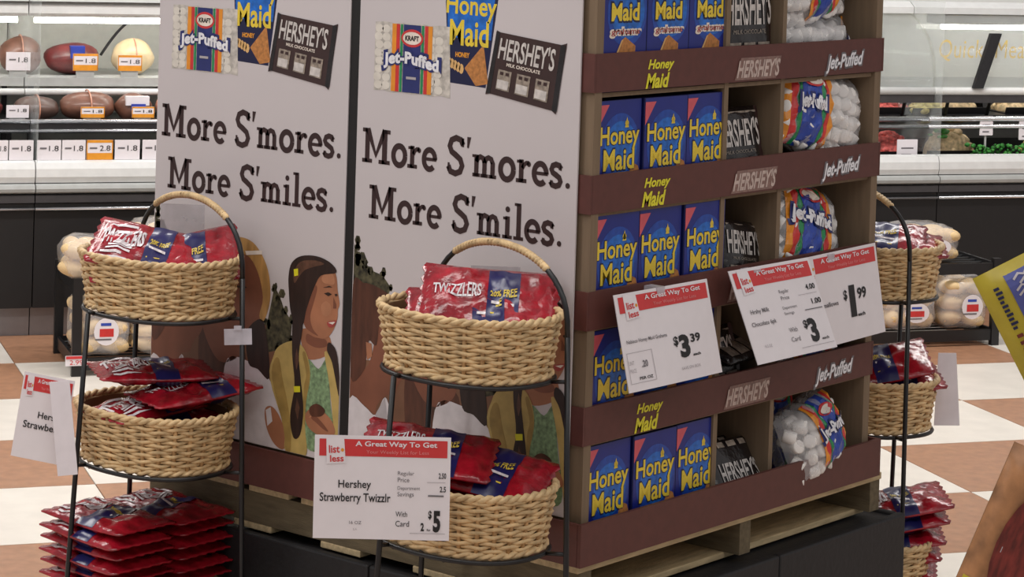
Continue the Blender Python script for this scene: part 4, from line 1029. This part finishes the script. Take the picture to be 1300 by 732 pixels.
def fill1(p, w, h):
    p.text('ink_grey', 'Nabisco Honey Maid Grahams', w*.05, h*.475, w*.46, h*.525, 2, bold=.01)
    p.text('ink', '$', w*.515, h*.36, w*.565, h*.47, 2, bold=.03); p.text('ink', '3', w*.57, h*.235, w*.68, h*.475, 2, bold=.05); p.text('ink', '39', w*.70, h*.375, w*.81, h*.465, 2, bold=.03); p.text('ink', 'each', w*.70, h*.235, w*.785, h*.265, 2, bold=.03)
    p.text('ink_light', 'SAVE ON BOX', w*.55, h*.115, w*.76, h*.145, 2)
    for a, b, c, d in ((.03, .39, .28, .395), (.03, .08, .28, .085), (.03, .08, .034, .395), (.276, .08, .28, .395)): p.rect('ink_light', w*a, h*b, w*c, h*d, 2)
    p.text('ink_grey', '.20', w*.16, h*.23, w*.22, h*.30, 2, bold=.02); p.text('ink_light', 'UNIT', w*.04, h*.27, w*.09, h*.31, 2); p.text('ink_light', 'PRICE', w*.04, h*.19, w*.10, h*.23, 2); p.text('ink', 'PER OZ', w*.12, h*.11, w*.25, h*.14, 2, bold=.02)
def fill2(p, w, h):
    p.text('ink_grey', 'Hrshy Milk', w*.10, h*.50, w*.32, h*.56, 2, bold=.01); p.text('ink_grey', 'Chocolate 6pk', w*.07, h*.37, w*.36, h*.43, 2, bold=.01)
    p.text('ink_grey', 'Regular', w*.50, h*.66, w*.62, h*.71, 2); p.text('ink_grey', 'Price', w*.50, h*.60, w*.60, h*.64, 2); p.text('ink_grey', 'Department', w*.48, h*.49, w*.66, h*.53, 2); p.text('ink_grey', 'Savings', w*.48, h*.43, w*.60, h*.47, 2)
    p.text('ink', '4.00', w*.84, h*.66, w*.96, h*.72, 2, bold=.02); p.text('ink', '1.00', w*.86, h*.50, w*.98, h*.56, 2, bold=.02); p.rect('ink_light', w*.72, h*.615, w*.96, h*.62, 2); p.rect('ink_grey', w*.74, h*.445, w*.97, h*.455, 2)
    p.text('ink_grey', 'With', w*.47, h*.25, w*.57, h*.30, 2); p.text('ink_grey', 'Card', w*.46, h*.15, w*.57, h*.20, 2)
    p.text('ink', '$', w*.66, h*.25, w*.71, h*.35, 2, bold=.03); p.text('ink', '3', w*.71, h*.10, w*.82, h*.36, 2, bold=.05); p.text('ink', 'each', w*.84, h*.11, w*.93, h*.14, 2, bold=.02); p.rect('ink_light', w*.55, h*.065, w*.98, h*.07, 2); p.text('ink_light', '9.3 OZ', w*.14, h*.15, w*.22, h*.18, 2)
def fill3(p, w, h):
    p.text('ink_grey', 'Marshmallows', w*.13, h*.42, w*.46, h*.47, 2, bold=.02); p.text('ink_grey', '16', w*.15, h*.25, w*.20, h*.33, 2)
    p.text('ink', '$', w*.53, h*.44, w*.575, h*.56, 2, bold=.03); p.text('ink', '1', w*.60, h*.25, w*.67, h*.60, 2, bold=.07); p.text('ink', '99', w*.70, h*.43, w*.81, h*.555, 2, bold=.03); p.text('ink', 'each', w*.68, h*.245, w*.77, h*.285, 2, bold=.03)
# three signs clipped to the third lip, hanging outwards at their foot
def hung(label, TL, TR, BL, fill, curl=0):
    TL, TR, BL = Vector(TL), Vector(TR), Vector(BL)
    X = TR-TL; Zd = TL-BL
    return sign_sheet(label, BL, X, Zd, X.length, Zd.length, fill, curl)
hung('price sign reading three dollars thirty nine over the cracker boxes', (.030, -.030, 1.001), (.328, -.030, 1.001), (.036, -.074, .826), fill1, .006)
hung('price sign reading three dollars below the chocolate packs, overlapping its right neighbour', (.365, -.032, 1.004), (.651, -.032, 1.004), (.405, -.108, .835), fill2, .004)
hung('price sign reading one dollar at the right end below the marshmallows', (.640, -.014, 1.000), (.955, -.014, 1.007), (.668, -.045, .815), fill3)
for x, y0 in ((.18, -.030), (.50, -.032), (.80, -.014)):
    tag(MB().box(x-.012, x+.012, y0-.004, -.0025, .985, 1.002, 'clip_plastic').build('sign_clip'), 'clear clip holding the %s price sign on the third lip' % {.18: 'cracker', .50: 'chocolate', .80: 'marshmallow'}[x], 'clip', 'clear sign clips')
# sign on the middle stand
hung('strawberry candy price sign clipped to the low basket of the middle stand', (-.4956, .2093, .784), (-.344, .0264, .786), (-.4985, .205, .604), fillM)
# left stand: narrow turned sign and the blank back of another
def fillL(p, w, h): p.text('ink', 'Hershey', w*.4, h*.47, w*.97, h*.57, 2, bold=.012); p.text('ink', 'Strawberry', w*.14, h*.335, w*.97, h*.445, 2, bold=.012)
sign_sheet('candy price sign with red header turned sideways at the left stand', (-.412, 1.132, .575), (.55, -.84, -.14), (.05, -.05, 1), .105, .172, fillL)
t = thing('price_sign', 'blank grey back of a sign overlapping the red headed one at the left stand', 'sign', (-.375, 1.030, .545), facing((.66, -.75, .12), (.09, -.05, 1)), 'store price signs')
MB().box(0, .040, -.001, .001, 0, .188, 'paper_back').build('card', t)
t = thing('price_sign', 'blank grey back of a sign hanging beside the right stand', 'sign', (1.360, .045, .549), facing((.72, -.68, 0), (-.05, .04, 1)), 'store price signs')
MB().add([(0, 0, 0), (.060, 0, 0), (.046, 0, .166), (0.004, 0, .166), (0, .0015, 0), (.060, .0015, 0), (.046, .0015, .166), (0.004, .0015, .166)], [(0, 1, 2, 3), (7, 6, 5, 4), (0, 4, 5, 1), (1, 5, 6, 2), (2, 6, 7, 3), (3, 7, 4, 0)], 'paper_back').build('card', t)
# plastic sleeves inside the arches and a small clip tag
for nm_, P, lab in (('a', (-.105, 1.045, .985), 'clear plastic sign sleeve within the arch of the left stand'), ('b', (-.101, .200, .960), 'clear plastic sign sleeve within the arch of the middle stand')):
    t = thing('sign_sleeve', lab, 'sign sleeve', P, facing((.62, -.78, 0)), 'clear sign sleeves'); MB().box(0, .092, -.001, .001, 0, .082, 'sleeve').build('sleeve', t); MB().box(0, .092, -.002, .002, -.004, 0, 'clip_plastic').build('bottom_fold', t)
t = thing('clip_tag', 'small translucent white tag on the right leg of the left stand', 'tag', (-.165, .783, .817), facing((.65, -.76, .05))); MB().box(0, .055, -.001, .001, 0, .032, 'clip_plastic').build('card', t); MB().box(.02, .035, -.003, .003, .03, .038, 'clip_plastic').build('clip', t)

# ================================================================== SNACK BAG RACK AT THE RIGHT EDGE
rk = thing('snack_rack', 'black peg rack holding snack bags just off the right photo edge', 'rack', (.075, -.99, 0))
MB().tube([(0, 0, 0), (0, 0, .012)], .16, 'black_metal', 24).build('base', rk); MB().tube([(0, 0, .012), (0, 0, 1.42)], .014, 'black_metal', 10).build('pole', rk, True)
for z in (1.33, .93): MB().tube([(0, 0, z), (-.075, .0, z), (-.16, .0, z+.01)], .004, 'black_metal', 6).build('peg', rk, True)
def snack_bag(label, loc, rot, w, h, th, style):
    t = thing('snack_bag', label, 'snack bag', loc, rot, 'snack bags on the peg rack')
    def hgt(u, v):
        bu = max(0, 1-abs(2*u/w)**4); bv = max(0, 1-abs(2*v/(h-.02))**6); return th/2*(bu**.5)*(bv**.5)+.0008+.002*math.sin(u*60+v*30)*bu*bv
    surf = lambda u, v, d: (u, -hgt(u, v)-d, v)
    nu, nv = 16, 20; V = []; F = []
    for sgn in (1, -1):
        for j in range(nv+1):
            for i in range(nu+1):
                x, y, z = surf(-w/2+w*i/nu, -h/2+h*j/nv, 0); V.append((x, y*sgn, z))
    o = (nu+1)*(nv+1)
    for j in range(nv):
        for i in range(nu): a = j*(nu+1)+i; F.append((a, a+1, a+nu+2, a+nu+1)); F.append((o+a, o+a+nu+1, o+a+nu+2, o+a+1))
    b = MB(); b.add(V, F, 'chip_yellow' if style == 0 else 'chip_orange'); b.build('film', t, True)
    p = PR(surf, .001)
    if style == 0:
        p.grid('chip_blue', -w*.28, h*.14, -.005, h*.46, 1.2, 6, 8); p.grid('chip_blue', .03, h*.18, w*.3, h*.46, 1.2, 6, 8); p.build('blue_panel', t)
        p = PR(surf, .001); 
        rnd = random.Random(3)
        for k in range(9): v = h*(.17+.03*k); u = -w*.142+rnd.uniform(-.006, .006); [p.poly('ink_light', q, 2.4) for q in ribbon([(u-.013, v), (u-.002, v+.006), (u+.006, v+.002), (u+.014, v+.007)], .0035)]
        for k in range(10): v = h*(.16+.026*k); p.rect('navy', -w*.40, v, -w*.40+rnd.uniform(.006, .012), v+.0045, 2.4)
        for k in range(7): v = -h*.14+k*.012; p.rect('chip_brown', -w*.40, v, -w*.40+rnd.uniform(.010, .018), v+.006, 2.4)
        p.poly('jet_red', [(-.02+.045*math.cos(a), h*.0+.045*math.sin(a)) for a in [2*PI*i/20 for i in range(20)]], 2); p.poly('chip_yellow', [(-.02+.036*math.cos(a), h*.0+.036*math.sin(a)) for a in [2*PI*i/20 for i in range(20)]], 2.6)
        p.build('lettering', t)
    else:
        p.disc('chip_brown', -.008, .005, w*.34, h*.40, 4.5, 24); p.build('picture', t, True)
        p = PR(surf, .001); p.grid('chip_yellow', -w*.48, -h*.46, -w*.30, -h*.2, 1.2, 4, 4); p.grid('chip_yellow', -w*.2, h*.28, w*.2, h*.46, 1.2, 4, 4); p.rect('ink_light', -w*.36, -h*.02, -w*.32, h*.01, 2.5); p.build('yellow_patch', t)
    return t
snack_bag('tilted yellow and blue snack bag at the right photo edge', (.034, -.95, 1.065), facing((.64*.87, -.77*.87, .48), (.64*-.48, .77*.48, .87)), .20, .29, .05, 0)
snack_bag('orange brown snack bag at the lower right photo corner', (-.012, -.935, .70), facing((.64*.93, -.77*.93, -.36), (.64*.36, -.77*.36, .93)), .22, .32, .07, 1)
